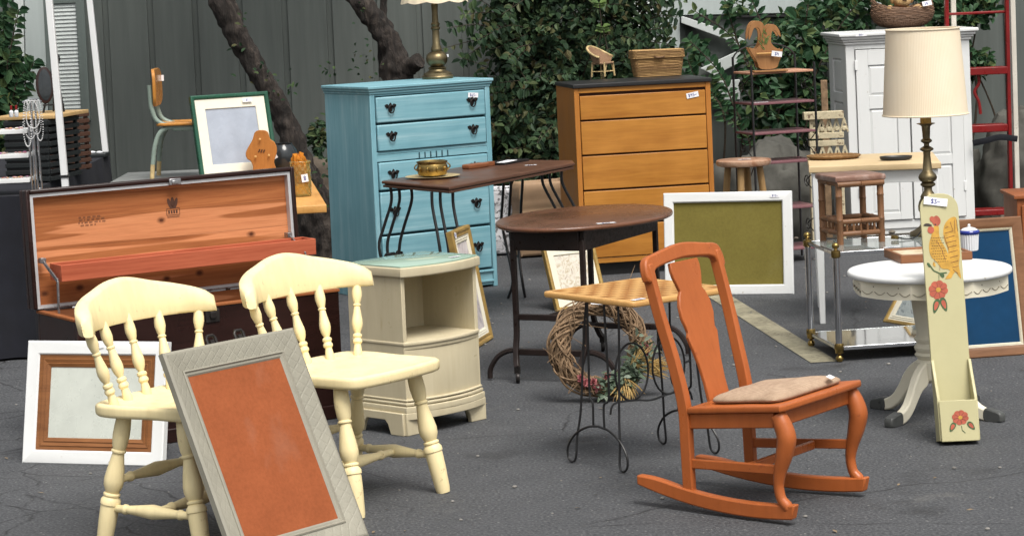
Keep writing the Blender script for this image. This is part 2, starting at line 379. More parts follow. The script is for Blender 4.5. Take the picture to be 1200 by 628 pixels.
# ------------------------------------------------------------------ building behind
YB = 17.0
def siding_mat(name, c, amt=.78): return paint(name, c, sc=1.3, stretch=(14, 14, .9), rough=.8, rvar=.08, bmp=.35, fine=40, amt=amt)
MT['grey_siding'] = siding_mat('grey_siding', (.112, .126, .117))
MT['grey_trim'] = siding_mat('grey_trim', (.15, .18, .168))
MT['pale_siding'] = siding_mat('pale_siding', (.44, .49, .48), .9)
MT['pale_trim'] = siding_mat('pale_trim', (.56, .60, .585), .92)
MT['dark_recess'] = simple('dark_recess', (.02, .02, .02), .9)
bl = thing('grey_building', 'dark grey building with grooved vertical siding standing behind everything', 'building', (0, YB, 0))
pts = [(-5.6, 0)]
x = -5.6; gw = .042
while x < 5.6:
    pts += [(x+.255, 0), (x+.258, .016), (x+.255+gw-.003, .016), (x+.255+gw, 0)]; x += .297
pts += [(x, 0), (x, .25), (-5.6, .25)]
g = MB(); g.prism([(p[0]-.02, p[1]) for p in pts], 3.4, T(0, 0, 0) @ Matrix(((1, 0, 0, 0), (0, 0, 1, 0), (0, 1, 0, 0), (0, 0, 0, 1))))
obj('wall', g, MT['grey_siding'], bl, sm=0)
def px(u, v, Y=YB):
    p = at(u, v, Y); return p.x, p.z
def shutter(u0, u1, v0, v1, n, fr, label):
    x0, z1 = px(u0, v0); x1, z0 = px(u1, v1); w = x1-x0
    g = MB(T((x0+x1)/2, 0, z0)); g.frame(w+2*fr, z1-z0+2*fr, 0, [(0, -.002), (0, -.035), (fr, -.035), (fr, -.002)], T(0, 0, -fr))
    o = obj('shutter', g, MT['grey_trim'], bl, bev=.003, sm=0, label=label)
    s = MB(T((x0+x1)/2, 0, z0)); h = (z1-z0)/n
    for i in range(n): s.box((0, -.018, h*(i+.5)), (w, .005, h*1.12), T(0, -.018, h*(i+.5)) @ Rx(-.38) @ T(0, .018, -h*(i+.5)))
    obj('slats', s, MT['pale_trim'], o, sm=0)
    k = MB(T((x0+x1)/2, 0, z0)); k.b2(-w/2, w/2, -.006, -.003, 0, z1-z0); obj('backing', k, MT['grey_trim'], o, sm=0)
shutter(62, 96, 5, 131, 28, .058, 'shutter with a grey frame and pale slats at the left')
shutter(737, 768, -20, 51, 17, .03, 'shutter with pale slats half hidden by leaves')
def panel(name, poly, y0, th, mt, **kw):
    g = MB(); g.prism([px(*p) for p in poly], th, T(0, y0, 0)); return obj(name, g, mt, bl, sm=0, bev=.003, **kw)
panel('corner_board', [(17, -60), (28, -60), (33, 330), (22, 330)], -.05, .048, MT['pale_trim'])
panel('pale_panel', [(28.6, -60), (50, -60), (60, 200), (33, 200)], -.03, .028, MT['pale_siding'])
panel('pale_panel', [(772, -60), (795, -60), (797, 75), (773, 75)], -.03, .028, MT['pale_siding'])
panel('pale_panel', [(796, -60), (1062, -60), (1062, 13), (797, 18)], -.045, .043, MT['pale_siding'])
panel('stair_board', [(797.5, 19.5), (800, 19.5), (853, 37), (872, 47), (872, 57), (847, 45), (797.5, 27)], -.08, .05, MT['pale_trim'])
panel('stair_board', [(820, 80), (867, 58), (872, 70), (836, 88)], -.085, .05, MT['pale_trim'])
panel('stair_board', [(834, 95), (866, 93), (866, 116), (835, 117)], -.075, .05, MT['pale_trim'])
panel('skirt_board', [(797, 19.5), (1062, 14.5), (1062, 17.5), (797, 22.5)], -.04, .038, MT['dark_recess'])
# ------------------------------------------------------------------ boulders and stones
MT['stone'] = paint('grey_stone', (.10, .098, .085), sc=7, rough=.92, rvar=.05, bmp=1, fine=45, amt=.42)
MT['brown_stone'] = paint('brown_stone', (.12, .095, .072), sc=8, rough=.92, rvar=.05, bmp=1, fine=45, amt=.42)
def boulder(c, r, seed, label, mt='stone'):
    g = MB(); n = 26
    def fn(u, v):
        a = 2*PI*u; b = PI*(v-.5); d = V((math.cos(a)*math.cos(b), math.sin(a)*math.cos(b), math.sin(b)))
        q = 1+.34*noise.noise(d*1.3+V((seed, 0, 0)))+.16*noise.noise(d*3.1+V((0, seed, 0)))+.05*noise.noise(d*9)
        q = q*.5+.5*round(q*7)/7*.4+.3*q
        return d.x*r[0]*q, d.y*r[1]*q, max(-.02, r[2]*.62+d.z*r[2]*q)
    g.grid(fn, n*2, n, cu=True)
    return solo(obj('boulder', g, MT[mt], sm=50), label, 'rock', 'boulders along the foot of the building', c)
boulder((1.56, 15.7, 0), (.36, .26, .37), 3.2, 'large grey boulder behind the wire shelf stand')
boulder((3.20, 16.3, 0), (.27, .25, .40), 8.1, 'tall grey boulder behind the red step ladder')
boulder((2.90, 16.5, 0), (.14, .14, .30), 1.7, 'narrow dark boulder beside the white cabinet')
boulder((-1.26, 15.6, 0), (.40, .22, .36), 5.5, 'rough brown rock beside the left edge of the blue dresser', 'brown_stone')
boulder((-1.75, 15.9, 0), (.36, .22, .33), 9.4, 'brown rock under the plank table', 'brown_stone')
# ------------------------------------------------------------------ plants
def leaf(g, p, d, up, L, wd, fold=.25, mi=0):
    d = d.normalized(); s = d.cross(up)
    if s.length < 1e-3: s = d.orthogonal()
    s.normalize(); n = s.cross(d); dr = n*(-.12*L)
    a = d*L; f = n*(fold*wd)
    g.add([p, p+a*.33+s*wd*.46+f, p+a*.72+s*wd*.36+f+dr*.4, p+a+dr, p+a*.72-s*wd*.36+f+dr*.4, p+a*.33-s*wd*.46+f], [(0, 1, 2, 3), (0, 3, 4, 5)], None, mi)
def rdir(up=.2, front=.5):
    return V((rnd.gauss(0, 1), rnd.gauss(-front, .8), rnd.gauss(up, .8))).normalized()
def cloud(g, blobs, n, L, wdr=.62, front=.7, droop=-.35):
    tot = sum(b[1][0]*b[1][2] for b in blobs)
    for c, r in blobs:
        for i in range(int(n*r[0]*r[2]/tot)):
            q = V((rnd.gauss(0, 1), rnd.gauss(0, 1), rnd.gauss(0, 1))).normalized()*(rnd.random()**.28)
            q *= 1+.35*noise.noise(V((q.x*2.5+c[0]*7, q.z*2.5, q.y*2+c[2]*5)))
            p = V((c[0]+q.x*r[0], c[1]+q.y*r[1], c[2]+q.z*r[2]))
            if p.z < .02 or p.y > YB-.06: continue
            s = L*rnd.choice((.45, .7, .85, 1, 1.15, 1.4))*rnd.uniform(.85, 1.1)
            leaf(g, p, V((rnd.gauss(0, 1), rnd.gauss(-.2, .6), rnd.gauss(droop, .6))), V((rnd.gauss(0, .5), rnd.gauss(-front, .5), rnd.gauss(.75, .4))), s, s*wdr)
MT['ivy'] = leafmat('dark_ivy_leaf', [(.010, .024, .012), (.016, .040, .019), (.026, .058, .026), (.036, .072, .030), (.020, .046, .022), (.046, .082, .032), (.075, .115, .045), (.085, .07, .03)], .6)
MT['vine'] = leafmat('broad_vine_leaf', [(.016, .048, .021), (.028, .075, .033), (.038, .090, .040), (.058, .118, .05), (.10, .12, .04)], .52)
MT['sprig'] = leafmat('young_leaf', [(.10, .17, .045), (.16, .24, .07), (.07, .13, .04)])
MT['twig'] = simple('twig', (.06, .045, .03), .9, var=.5)
def B(u, v, Y, ru, rv, ry):                      # a leaf mass around a point of the picture, radii in pixels at its distance
    p = at(u, v, Y); k = Y/FPX; return ((p.x, p.y, p.z), (ru*k, ry, rv*k))
def stems(parent, name, paths, r, mt='twig'):
    g = MB()
    for P in paths: 
        q = spline(P, 6); g.tube(q, [r*(1-.7*i/len(q)) for i in range(len(q))], 5)
    return obj(name, g, MT[mt], parent)
def plant(name, label, cat, base, blobs, n, L, mt, paths, r=.012, **kw):
    t = thing(name, label, cat, (base[0], base[1], 0), 0, kw.pop('group', None))
    g = MB(T(-base[0], -base[1], 0)); cloud(g, blobs, n, L, **kw)
    obj('foliage', g, MT[mt], t, sm=0, recalc=False)
    stems(t, 'stems', [[V(p)-V((base[0], base[1], 0)) for p in P] for P in paths], r)
    return t
def fan(base, tops, wob=.12):
    out = []
    for q in tops:
        b = V((base[0]+rnd.uniform(-.15, .15), base[1]+rnd.uniform(-.05, .05), 0)); m_ = b.lerp(V(q), .5)+V((rnd.uniform(-wob, wob), rnd.uniform(-.05, .05), rnd.uniform(-.05, .1)))
        out.append([b, m_, V(q)])
    return out
bl1 = [B(600, 40, 16.45, 28, 48, .30), B(655, 30, 16.4, 55, 60, .34), B(715, 60, 16.5, 42, 70, .25), B(610, 120, 16.4, 40, 62, .36), B(665, 115, 16.35, 50, 60, .40),
       B(735, 120, 16.55, 24, 50, .2), B(610, 205, 16.4, 42, 62, .38), B(655, 195, 16.3, 46, 58, .36), B(590, 255, 16.45, 20, 42, .28), B(625, 275, 16.4, 40, 30, .3),
       B(690, 215, 16.4, 50, 60, .32), B(640, -40, 16.45, 80, 50, .3), B(735, 25, 16.6, 24, 50, .14)]
shrub_ = plant('shrub', 'big dark green leafy shrub between the blue dresser and the orange wood dresser', 'shrub', (.25, 16.6), bl1, 13500, .046, 'ivy',
      fan((.25, 16.65), [b[0] for b in bl1]*2))
def sprays(par, base, blobs, n, L, mt):
    o = V((base[0], base[1], 0)); g = MB(T(*(-o))); st = MB(T(*(-o)))
    for i in range(n):
        c, rr = rnd.choice(blobs); a = rnd.uniform(0, 2*PI); q = V((math.cos(a), -.5*abs(rnd.gauss(0, 1)), math.sin(a)))
        p0 = V(c)+V((q.x*rr[0]*.5, q.y*rr[1]*.6, q.z*rr[2]*.5)); d = (q+V((0, -.3, .35))).normalized(); Ln = rnd.uniform(.18, .42)
        P = spline([p0, p0+d*Ln*.5+V((rnd.gauss(0, .03), 0, .02)), p0+d*Ln+V((rnd.gauss(0, .05), -.04, -.05*rnd.random()))], 5)
        if any(p.y > YB-.08 or p.z < .1 for p in P): continue
        st.tube(P, [.004*(1-.7*k/len(P)) for k in range(len(P))], 4)
        for k, p in enumerate(P[2:]):
            t_ = (P[min(k+3, len(P)-1)]-P[k+1]).normalized()
            for s in (-1, 1):
                if rnd.random() < .85: leaf(g, p, t_.cross(V((0, -1, .2))).normalized()*s+t_*.5+V((rnd.gauss(0, .2), rnd.gauss(-.1, .2), rnd.gauss(-.1, .2))), V((rnd.gauss(0, .4), -.7, .7)), L*rnd.uniform(.5, 1.25), L*.55)
    obj('shoots', g, MT[mt], par, sm=0, recalc=False); obj('twigs', st, MT['twig'], par)
def sprig(parent_base, spots, n, L, label, name, cat, mt, paths, r=.006, group=None, grounded=True):
    t = thing(name, label, cat, (parent_base[0], parent_base[1], 0), 0, group); o = V((parent_base[0], parent_base[1], 0)); g = MB(T(*(-o)))
    for P in paths:                                # leaves in pairs along each stem
        q = spline(P, 7)
        for i, p in enumerate(q):
            if i < len(q)*.25: continue
            d = (q[min(i+1, len(q)-1)]-q[max(0, i-1)]).normalized()
            for s in (-1, 1):
                sd_ = d.cross(V((0, -1, .3))).normalized()*s
                leaf(g, p, sd_*.9+d*.5+V((rnd.gauss(0, .25), rnd.gauss(-.2, .2), rnd.gauss(-.15, .25))), V((rnd.gauss(0, .3), -.8, .6+rnd.gauss(0, .3))), L*rnd.uniform(.7, 1.2), L*.6)
    if spots: cloud(g, spots, n, L, .66)
    obj('foliage', g, MT[mt], t, sm=0, recalc=False)
    stems(t, 'stems', [[V(p)-o for p in P] for P in paths], r)
    return t
sprays(shrub_, (.25, 16.6), bl1, 420, .062, 'ivy')
# broad-leaved vine between the orange dresser and the white cabinet
a_ = lambda u, v, Y=16.4: at(u, v, Y)
paths = [[(1.4, 16.6, 0), a_(905, 190), a_(890, 110), a_(862, 48), a_(815, 14)], [(1.4, 16.6, 0), a_(900, 150), a_(868, 60), a_(852, 10), a_(845, -20)],
         [(1.5, 16.6, 0), a_(915, 120), a_(905, 60), a_(885, 10), a_(870, -25)], [(1.4, 16.6, 0), a_(880, 180), a_(858, 120), a_(842, 84), a_(808, 48)],
         [(1.5, 16.6, 0), a_(920, 160), a_(935, 80), a_(945, 20), a_(950, -20)], [(1.3, 16.6, 0), a_(870, 170), a_(850, 130), a_(838, 112), a_(832, 96)],
         [(1.5, 16.6, 0), a_(940, 160), a_(955, 90), a_(985, 30), a_(1005, 5)], [(1.3, 16.6, 0), a_(850, 150), a_(835, 110), a_(815, 90), a_(806, 70)]]
bl2 = [B(925, 52, 16.5, 40, 38, .28), B(905, 120, 16.5, 36, 52, .25), B(945, 110, 16.55, 30, 60, .22), B(888, 85, 16.55, 18, 30, .2), B(915, 185, 16.5, 30, 36, .2), B(975, 30, 16.6, 50, 42, .2),
       B(1010, -12, 16.6, 45, 26, .2), B(866, 6, 16.4, 20, 10, .12), B(815, 62, 16.5, 12, 16, .12), B(1090, 20, 16.7, 22, 50, .15)]
t = sprig((1.4, 16.6), bl2, 3000, .064, 'broad-leaved green vine climbing behind the wire shelf stand', 'climbing_vine', 'vine', 'vine', paths, .009)
bl3 = [B(1125, 20, 16.6, 20, 36, .12), B(1140, 75, 16.65, 22, 18, .12), B(1150, 0, 16.6, 18, 30, .12)]
plant('shrub', 'small leafy shrub seen through the red step ladder', 'shrub', (2.98, 16.7), bl3, 1000, .055, 'vine', fan((2.98, 16.75), [b[0] for b in bl3]))
bl4 = [B(2, 40, 16.3, 13, 40, .2), B(6, 95, 16.3, 16, 50, .2), B(5, 150, 16.3, 26, 45, .25), B(-30, 80, 16.3, 30, 90, .3)]
pth = [[(-3.3, 16.4, 0), a_(15, 160, 16.2), a_(25, 110, 16.2), a_(40, 72, 16.2)], [(-3.3, 16.4, 0), a_(8, 100, 16.2), a_(12, 60, 16.2), a_(22, 12, 16.2)], [(-3.3, 16.4, 0), a_(14, 130, 16.2), a_(24, 90, 16.2), a_(34, 84, 16.2)]]
sprig((-3.3, 16.4), bl4, 1300, .08, 'green leafy vine at the far left by the pale corner of the building', 'climbing_vine', 'vine', 'vine', pth, .008)
# ------------------------------------------------------------------ leaning trees
def bark():
    mt, nt, b = _nt('bark'); v = coords(nt, (9, 9, 2.2), (0, rad(-25), 0)); n = ntex(nt, v, 2.2, 7, .65, .8)
    nt.links.new(ramp(nt, n, [(.32, (.006, .005, .004)), (.52, (.028, .021, .017)), (.74, (.085, .068, .055))]), b.inputs['Base Color']); b.inputs['Roughness'].default_value = .95
    bump(nt, b, n, 1, .05); return mt
MT['bark'] = bark()
def trunk_mesh(g, P, R, o, n=40):
    q = spline(P, 16); k = len(q); rr = []
    for i in range(k):
        f = i/(k-1)*(len(R)-1); a = int(min(f, len(R)-2)); rr.append(R[a]+(R[a+1]-R[a])*(f-a))
    st = len(g.v); g.tube([p-o for p in q], rr, n)
    for i in range(st, len(g.v)):
        p = g.v[i]; c = q[min((i-st)//n, k-1)]-o; d = p-c
        w = .15*noise.noise(p*7)+.22*noise.noise(p*19)+.16*noise.noise(V((p.x*48, p.y*48, p.z*16)))
        g.v[i] = c+d*(1+w)
def tree(label, base, P, R, limbs, leafspots, group='leaning trees in front of the grey building'):
    o = V((base[0], base[1], 0)); t = thing('tree', label, 'tree', o, 0, group)
    g = MB(); trunk_mesh(g, P, R, o); obj('trunk', g, MT['bark'], t, sm=60)
    for q, rr in limbs:
        g = MB(); trunk_mesh(g, q, rr, o, 12); obj('branch', g, MT['bark'], t, sm=60)
    g = MB(T(*(-o)))
    for p in leafspots:
        for i in range(5): leaf(g, p+V((rnd.gauss(0, .035), -.02, rnd.gauss(0, .035))), rdir(), V((0, -.7, .7)), rnd.uniform(.02, .045), .02)
    top = V(P[-1])
    for i in range(900):                           # start of the crown, above the picture
        d = V((rnd.gauss(0, 1), rnd.gauss(0, 1), rnd.gauss(0, 1))).normalized()*rnd.random()**.4*.9
        leaf(g, top+V((-.3, .1, .85))+V((d.x*1.1, d.y*.6, d.z*.5)), rdir(), V((0, -.5, .8)), .08, .05)
    obj('crown', g, MT['ivy'], t, sm=0, recalc=False)
Y1 = 15.35
P = [(a_(380, 330, Y1).x, Y1, -.05), a_(372, 250, Y1), a_(352, 195, Y1), a_(333, 140, Y1), a_(305, 88, Y1), a_(280, 45, Y1), a_(262, 5, Y1), a_(245, -40, Y1), a_(225, -120, Y1)]
tree('bare leaning tree trunk behind the green framed picture', (P[0][0], Y1), P, [.15, .11, .080, .068, .064, .068, .078, .066, .05],
     [([a_(262, 5, Y1), a_(268, -20, Y1), a_(300, -90, Y1)], [.05, .05, .03])],
     [a_(u, v, Y1-.09) for u, v in ((288, 20), (280, 60), (312, 88), (318, 110), (330, 115), (300, 85), (340, 100), (383, 80), (376, 150), (388, 130), (378, 185), (372, 170), (385, 205), (380, 225), (372, 240), (366, 215))])
g_extra = None
Y2 = 15.9
P = [(a_(480, 300, Y2).x, Y2, -.05), a_(478, 200, Y2), a_(474, 130, Y2), a_(466, 90, Y2), a_(462, 62, Y2), a_(448, 36, Y2), a_(428, 10, Y2), a_(405, -25, Y2), a_(380, -100, Y2)]
tree('leaning tree trunk with a sawn-off stub behind the blue dresser', (P[0][0], Y2), P, [.16, .135, .115, .10, .074, .066, .066, .06, .045],
     [([a_(468, 84, Y2), a_(480, 78, Y2-.06), a_(491, 71, Y2-.12)], [.07, .055, .045]), ([a_(450, 90, Y2+.1), a_(448, 40, Y2+.15), a_(452, -30, Y2+.15)], [.035, .028, .02])],
     [a_(u, v, Y2-.1) for u, v in ((415, 18), (420, 62), (428, 56), (432, 75), (416, 78), (436, 86), (384, 80))])
# young pale shoots against the dark shrub
shp = [[(.5, 16.0, .0), a_(690, 120, 16.0), a_(704, 40, 15.95), a_(702, 4, 15.95)], [(.5, 16.0, 0), a_(700, 130, 16.0), a_(712, 70, 15.95), a_(706, 32, 15.95)]]
t = thing('shoot', 'thin plant with pale young leaves in front of the dark shrub', 'plant', (.5, 16.0, 0)); o = V((.5, 16.0, 0)); g = MB(T(*(-o)))
for P in shp:
    q = spline(P, 8)
    for p in q[-3:]:
        for s in (-1, 1): leaf(g, V(p), V((s, -.3, .3)), V((0, -.6, .7)), rnd.uniform(.035, .06), .035)
obj('foliage', g, MT['sprig'], t, sm=0, recalc=False); stems(t, 'stems', [[V(p)-o for p in P] for P in shp], .006)

bl5 = [B(377, 215, 15.9, 12, 34, .12), B(372, 160, 15.95, 8, 20, .08), B(384, 245, 15.9, 8, 24, .1)]
plant('shrub', 'low dark shrub between the leaning tree trunk and the blue dresser', 'shrub', (a_(378, 260, 15.9).x, 15.9), bl5, 700, .045, 'ivy', fan((a_(378, 260, 15.9).x, 15.92), [b[0] for b in bl5]*2, .04))
# ================================================================== furniture
MT['white'] = paint('white_paint', (.76, .77, .76), sc=5, rough=.42, amt=.93, wear=.03, wearc=(.5, .46, .38))
MT['brass'] = paint('aged_brass', (.42, .29, .10), sc=14, rough=.3, rvar=.14, amt=.55, metal=1, bmp=.1)
MT['old_brass'] = paint('dull_brass', (.27, .215, .12), sc=16, rough=.42, rvar=.12, amt=.5, metal=1, bmp=.1)
MT['chrome'] = paint('chrome', (.62, .63, .65), sc=10, rough=.12, rvar=.06, metal=1, bmp=0, amt=.9)
MT['black_metal'] = paint('black_metal', (.014, .014, .015), sc=14, rough=.42, amt=.6, spec=.5)
MT['dark_iron'] = paint('dark_iron', (.03, .026, .024), sc=18, rough=.5, metal=.4, amt=.5)
# ---------------------------------------------------------------- blue dresser
MT['blue'] = None
def bluepaint(axis):
    mt, nt, b = _nt('brushed_blue_paint')
    s = {'X': (1.6, 30, 42), 'Z': (26, 26, 1.5)}[axis]
    n = ntex(nt, coords(nt, s), 1, 6, .65, .4); n2 = ntex(nt, coords(nt), 5, 4)
    col = ramp(nt, n, [(.30, (.115, .28, .335)), (.5, (.17, .36, .42)), (.72, (.33, .50, .545))])
    col = mixc(nt, .35, col, ramp(nt, n2, [(.3, (.115, .27, .325)), (.7, (.21, .40, .455))]))
    nt.links.new(col, b.inputs['Base Color']); b.inputs['Roughness'].default_value = .5
    bump(nt, b, n, .2, .002); return mt
MT['blueX'], MT['blueZ'] = bluepaint('X'), bluepaint('Z')
MT['blue_dark'] = simple('blue_gap', (.02, .06, .075), .8)
w, d, h = .758, .492, 1.141
dr = thing('dresser', 'tall light blue painted five-drawer dresser with a brass lamp on it', 'dresser', (-.437, 13.771, 0), .581)
g = MB(); g.b2(-w/2, -w/2+.03, 0, d, .0, h-.045); g.b2(w/2-.03, w/2, 0, d, 0, h-.045); objs('side_panel', g, MT['blueZ'], dr, bev=.004)
g = MB(); g.b2(-w/2+.03, w/2-.03, .02, d-.01, .06, h-.045); obj('carcass', g, MT['blue_dark'], dr, sm=0)
g = MB()
for z0, z1, e in ((h-.045, h-.031, .004), (h-.031, h-.017, .011), (h-.017, h, .018)): g.b2(-w/2-e, w/2+e, -e, d+.003, z0, z1)
obj('top', g, MT['blueX'], dr, bev=.004)
g = MB(); g.b2(-w/2+.03, w/2-.03, .004, .02, .774, .788); g.b2(-w/2+.03, w/2-.03, .004, .02, 1.086, h-.045); objs('rail', g, MT['blueX'], dr, bev=.001); g = MB()
g.b2(-w/2+.03, w/2-.03, .003, .02, .737, .772); 
for i in range(6): g.b2(-.09+i*.036, -.083+i*.036, -.0, .004, .739, .770, mi=1)
obj('inlaid_rail', g, [MT['blueX'], MT['blue_dark']], dr, bev=.001)
g = MB(); g.b2(-w/2+.031, w/2-.031, .002, .03, .012, .098); g.b2(-w/2+.025, w/2-.025, -.008, .02, .084, .094); g.b2(-w/2+.025, w/2-.025, -.006, .02, .028, .04)
obj('plinth', g, MT['blueX'], dr, bev=.003)
MT['handle'] = paint('dark_bronze', (.035, .03, .028), sc=40, rough=.42, metal=.7, amt=.5)
pl = sp2([(-.036, .012), (-.02, .02), (-.012, .012), (0, .026), (.012, .012), (.02, .02), (.036, .012), (.022, -.004), (.012, .002), (.008, -.016), (0, -.024), (-.008, -.016), (-.012, .002), (-.022, -.004)], 3)
def bat_handle(par, x, z, y=0):
    g = MB(T(x, y, z)); g.prism(pl, .004, T(0, -.004, 0)); g.sph((-.012, -.007, .006), .005, n=6); g.sph((.012, -.007, .006), .005, n=6)
    q = [(.017*math.cos(a), -.011, -.009+.02*math.sin(a)) for a in [2*PI*i/18 for i in range(18)]]
    g.tube(q, .0035, 6, closed=True); g.sph((0, -.007, .013), .006, n=6)
    return obj('handle', g, MT['handle'], par, bev=0)
for z0, z1 in ((.942, 1.082), (.79, .934), (.583, .733), (.346, .575), (.106, .338)):
    g = MB(); g.b2(-w/2+.036, w/2-.036, -.006, .03, z0+.002, z1-.002); o = obj('drawer', g, MT['blueX'], dr, bev=.006)
    for s in (-1, 1): bat_handle(o, s*.258, (z0+z1)/2+.01, -.006)
price_tag(dr, T(.265, -.0085, 1.055) @ Ry(.08), .065, .026, '$65-')
# brass lamp on it
MT['shade'] = paint('cream_lampshade', (.72, .62, .46), sc=4, stretch=(1, 1, .2), rough=.9, bmp=.3, amt=.93, fine=200)
lp = G(513, 92.5, 1.141)
lm = thing('table_lamp', 'brass table lamp with scalloped cream shade standing on the blue dresser', 'lamp', lp, .3)
g = MB(); g.lathe([(.086, 0), (.088, .012), (.084, .018), (.078, .022), (.076, .032), (.062, .038), (.05, .044), (.046, .052), (.052, .06), (.040, .068)], n=28); obj('base', g, MT['old_brass'], lm)
g = MB(); g.lathe([(.03, .066), (.046, .076), (.058, .094), (.061, .112), (.056, .132), (.042, .146), (.028, .152), (.03, .158), (.03, .166), (.026, .172), (.0265, .18), (.021, .188), (.019, .27), (.0255, .276), (.0255, .284), (.02, .29), (.0245, .3), (.0245, .306), (.018, .312), (.0165, .37), (.019, .40), (.019, .412), (.012, .418), (.011, .47)], n=24); obj('column', g, MT['old_brass'], lm)
g = MB(); N = 84
g.grid(lambda u, v: ((.186-.062*v)*math.cos(2*PI*u)*(1+.008*math.cos(42*PI*u)), (.186-.062*v)*math.sin(2*PI*u)*(1+.008*math.cos(42*PI*u)), .43+.012*(1-v)*abs(math.sin(9*PI*u*1.0))*-1+.26*v), N*2, 8, cu=True)
g.grid(lambda u, v: ((.183-.062*v)*math.cos(2*PI*u), (.183-.062*v)*math.sin(2*PI*u), .432+.256*v), 60, 4, cu=True)
sh = obj('lamp_shade', g, MT['shade'], lm, recalc=False)
g = MB(); g.box((.055, -.02, .115), (.02, .002, .016), T(.0, -.03, .01) @ Rz(.6)); obj('price_tag', g, MT['tag'], lm, sm=0)
# ---------------------------------------------------------------- orange wood dresser
MT['maple'] = wood('golden_maple', (.49, .215, .040), (.33, .125, .021), 'X', .55, .36, coat=.1, lo=.40, hi=.58)
MT['mapleZ'] = wood('golden_maple_side', (.46, .185, .036), (.35, .125, .022), 'Z', .55, .42)
MT['black_top'] = simple('black_laminate', (.018, .018, .019), .38)
MT['gap'] = simple('shadow_gap_wood', (.045, .014, .006), .8)
w, d, h = .784, .467, 1.074
dr2 = thing('dresser', 'golden orange wood dresser with five plain drawers and a black top', 'dresser', (.73, 14.263, 0), .195)
g = MB(); g.b2(-w/2, -w/2+.028, 0, d, .07, h-.022); g.b2(w/2-.028, w/2, 0, d, .07, h-.022); objs('side_panel', g, MT['mapleZ'], dr2, bev=.002)
g = MB(); g.b2(-w/2+.028, w/2-.028, .018, d-.01, .075, h-.024); obj('carcass', g, MT['gap'], dr2, sm=0)
g = MB(); g.slab([(-w/2-.006, -.012), (w/2+.006, -.012), (w/2+.006, d), (-w/2-.006, d)], h-.022, h, .004); obj('top', g, MT['black_top'], dr2)
g = MB(); g.b2(-w/2+.029, w/2-.029, .002, .03, h-.05, h-.0235); g.b2(-w/2+.029, w/2-.029, .002, .03, .072, .10); objs('rail', g, MT['maple'], dr2, bev=.001)
g = MB(); g.b2(-w/2+.03, w/2-.03, .04, d-.04, 0, .072); obj('plinth', g, MT['black_top'], dr2, sm=0)  # recessed base; the shade beneath the dresser is put into its black colour
zs = [.105, .292, .486, .682, .876, 1.018]
for i in range(5):
    g = MB(); g.b2(-w/2+.032, w/2-.032, -.002, .03, zs[i]-.001, zs[i+1]-.011); obj('drawer', g, MT['maple'], dr2, bev=.003)
price_tag(dr2, T(.285, -.0045, .982) @ Ry(-.16), .07, .03, '$95-')
# ---------------------------------------------------------------- wicker pieces on it
def wicker(name, c1, c2, sc=240):
    mt, nt, b = _nt(name); v = coords(nt)
    w1 = nt.nodes.new('ShaderNodeTexWave'); w1.bands_direction = 'Z'; w1.inputs['Scale'].default_value = sc/6.3; w1.inputs['Distortion'].default_value = 1.2; nt.links.new(v, w1.inputs[0])
    n = ntex(nt, v, 60, 4, .7); f = mixc(nt, .5, w1.outputs['Color'], n)
    nt.links.new(ramp(nt, f, [(.25, c2), (.62, c1)]), b.inputs['Base Color']); b.inputs['Roughness'].default_value = .7
    bump(nt, b, w1.outputs['Color'], .8, .004); return mt
MT['wicker'] = wicker('wicker', (.40, .24, .09), (.12, .055, .016)); MT['wicker_dark'] = wicker('dark_wicker', (.24, .13, .055), (.06, .03, .014))
MT['rattan'] = paint('pale_rattan', (.60, .45, .22), sc=26, rough=.6, amt=.45, bmp=.4)
MT['rattan_skin'] = wicker('woven_rattan', (.40, .25, .14), (.16, .08, .045), 420)
p = G(707, 90, 1.074)
wc = thing('doll_chair', 'doll-sized wicker armchair standing on the orange wood dresser', 'toy chair', (p.x, p.y+.02, 1.0745), 1.0)
for sx, sy in ((-1, -1), (1, -1), (-1, 1), (1, 1)):
    g = MB(); g.tube([(sx*.056, sy*.045, 0), (sx*.052, sy*.042, .05), (sx*.05, sy*.04, .085)], [.0055, .006, .006], 7); obj('leg', g, MT['rattan'], wc)
g = MB(); g.slab(rrect(.125, .105, .03), .072, .084, .005); obj('seat', g, MT['rattan_skin'], wc)
g = MB()
def bk(u, v):
    a = PI*(-.12+1.24*u); top = .115+.062*math.sin(PI*u)**1.5; fl = 1+.28*v
    return .064*math.cos(a)*fl, .052*math.sin(a)*fl+.022*v*math.sin(PI*u), .078+(top-.078+.0)*v
g.grid(bk, 30, 8); bs = obj('backrest', g, MT['rattan_skin'], wc); bs.modifiers.new('thick', 'SOLIDIFY').thickness = .004
g = MB(); g.tube([bk(i/30, 1) for i in range(31)], .007, 8); obj('arm_roll', g, MT['rattan'], wc)
g = MB()
for P in (((-.053, -.043, .03), (.053, -.043, .03)), ((-.053, -.043, .03), (-.053, .043, .03)), ((.053, -.043, .03), (.053, .043, .03)), ((-.054, -.043, .012), (-.03, -.043, .07)), ((.054, -.043, .012), (.03, -.043, .07))): g.tube(P, .0035, 6)
obj('stretcher', g, MT['rattan'], wc)
p = G(771, 90, 1.074)
wt = thing('wicker_basket', 'brown wicker trunk basket with a lid on the orange wood dresser', 'basket', (p.x, p.y+.06, 1.0745), .12)
def coilset(g, W, D, z0, z1, n, r, tp=0., wob=.0015):
    for i in range(n):
        z = z0+(z1-z0)*(i+.5)/n; k = 1-tp*(z1-z)/(z1-z0+1e-6)
        P = [(x*k, y*k, z+wob*math.sin(j*1.9+i*PI)) for j, (x, y) in enumerate(rrect(W, D, .025, 8))]
        g.tube(P, r, 5, closed=True)
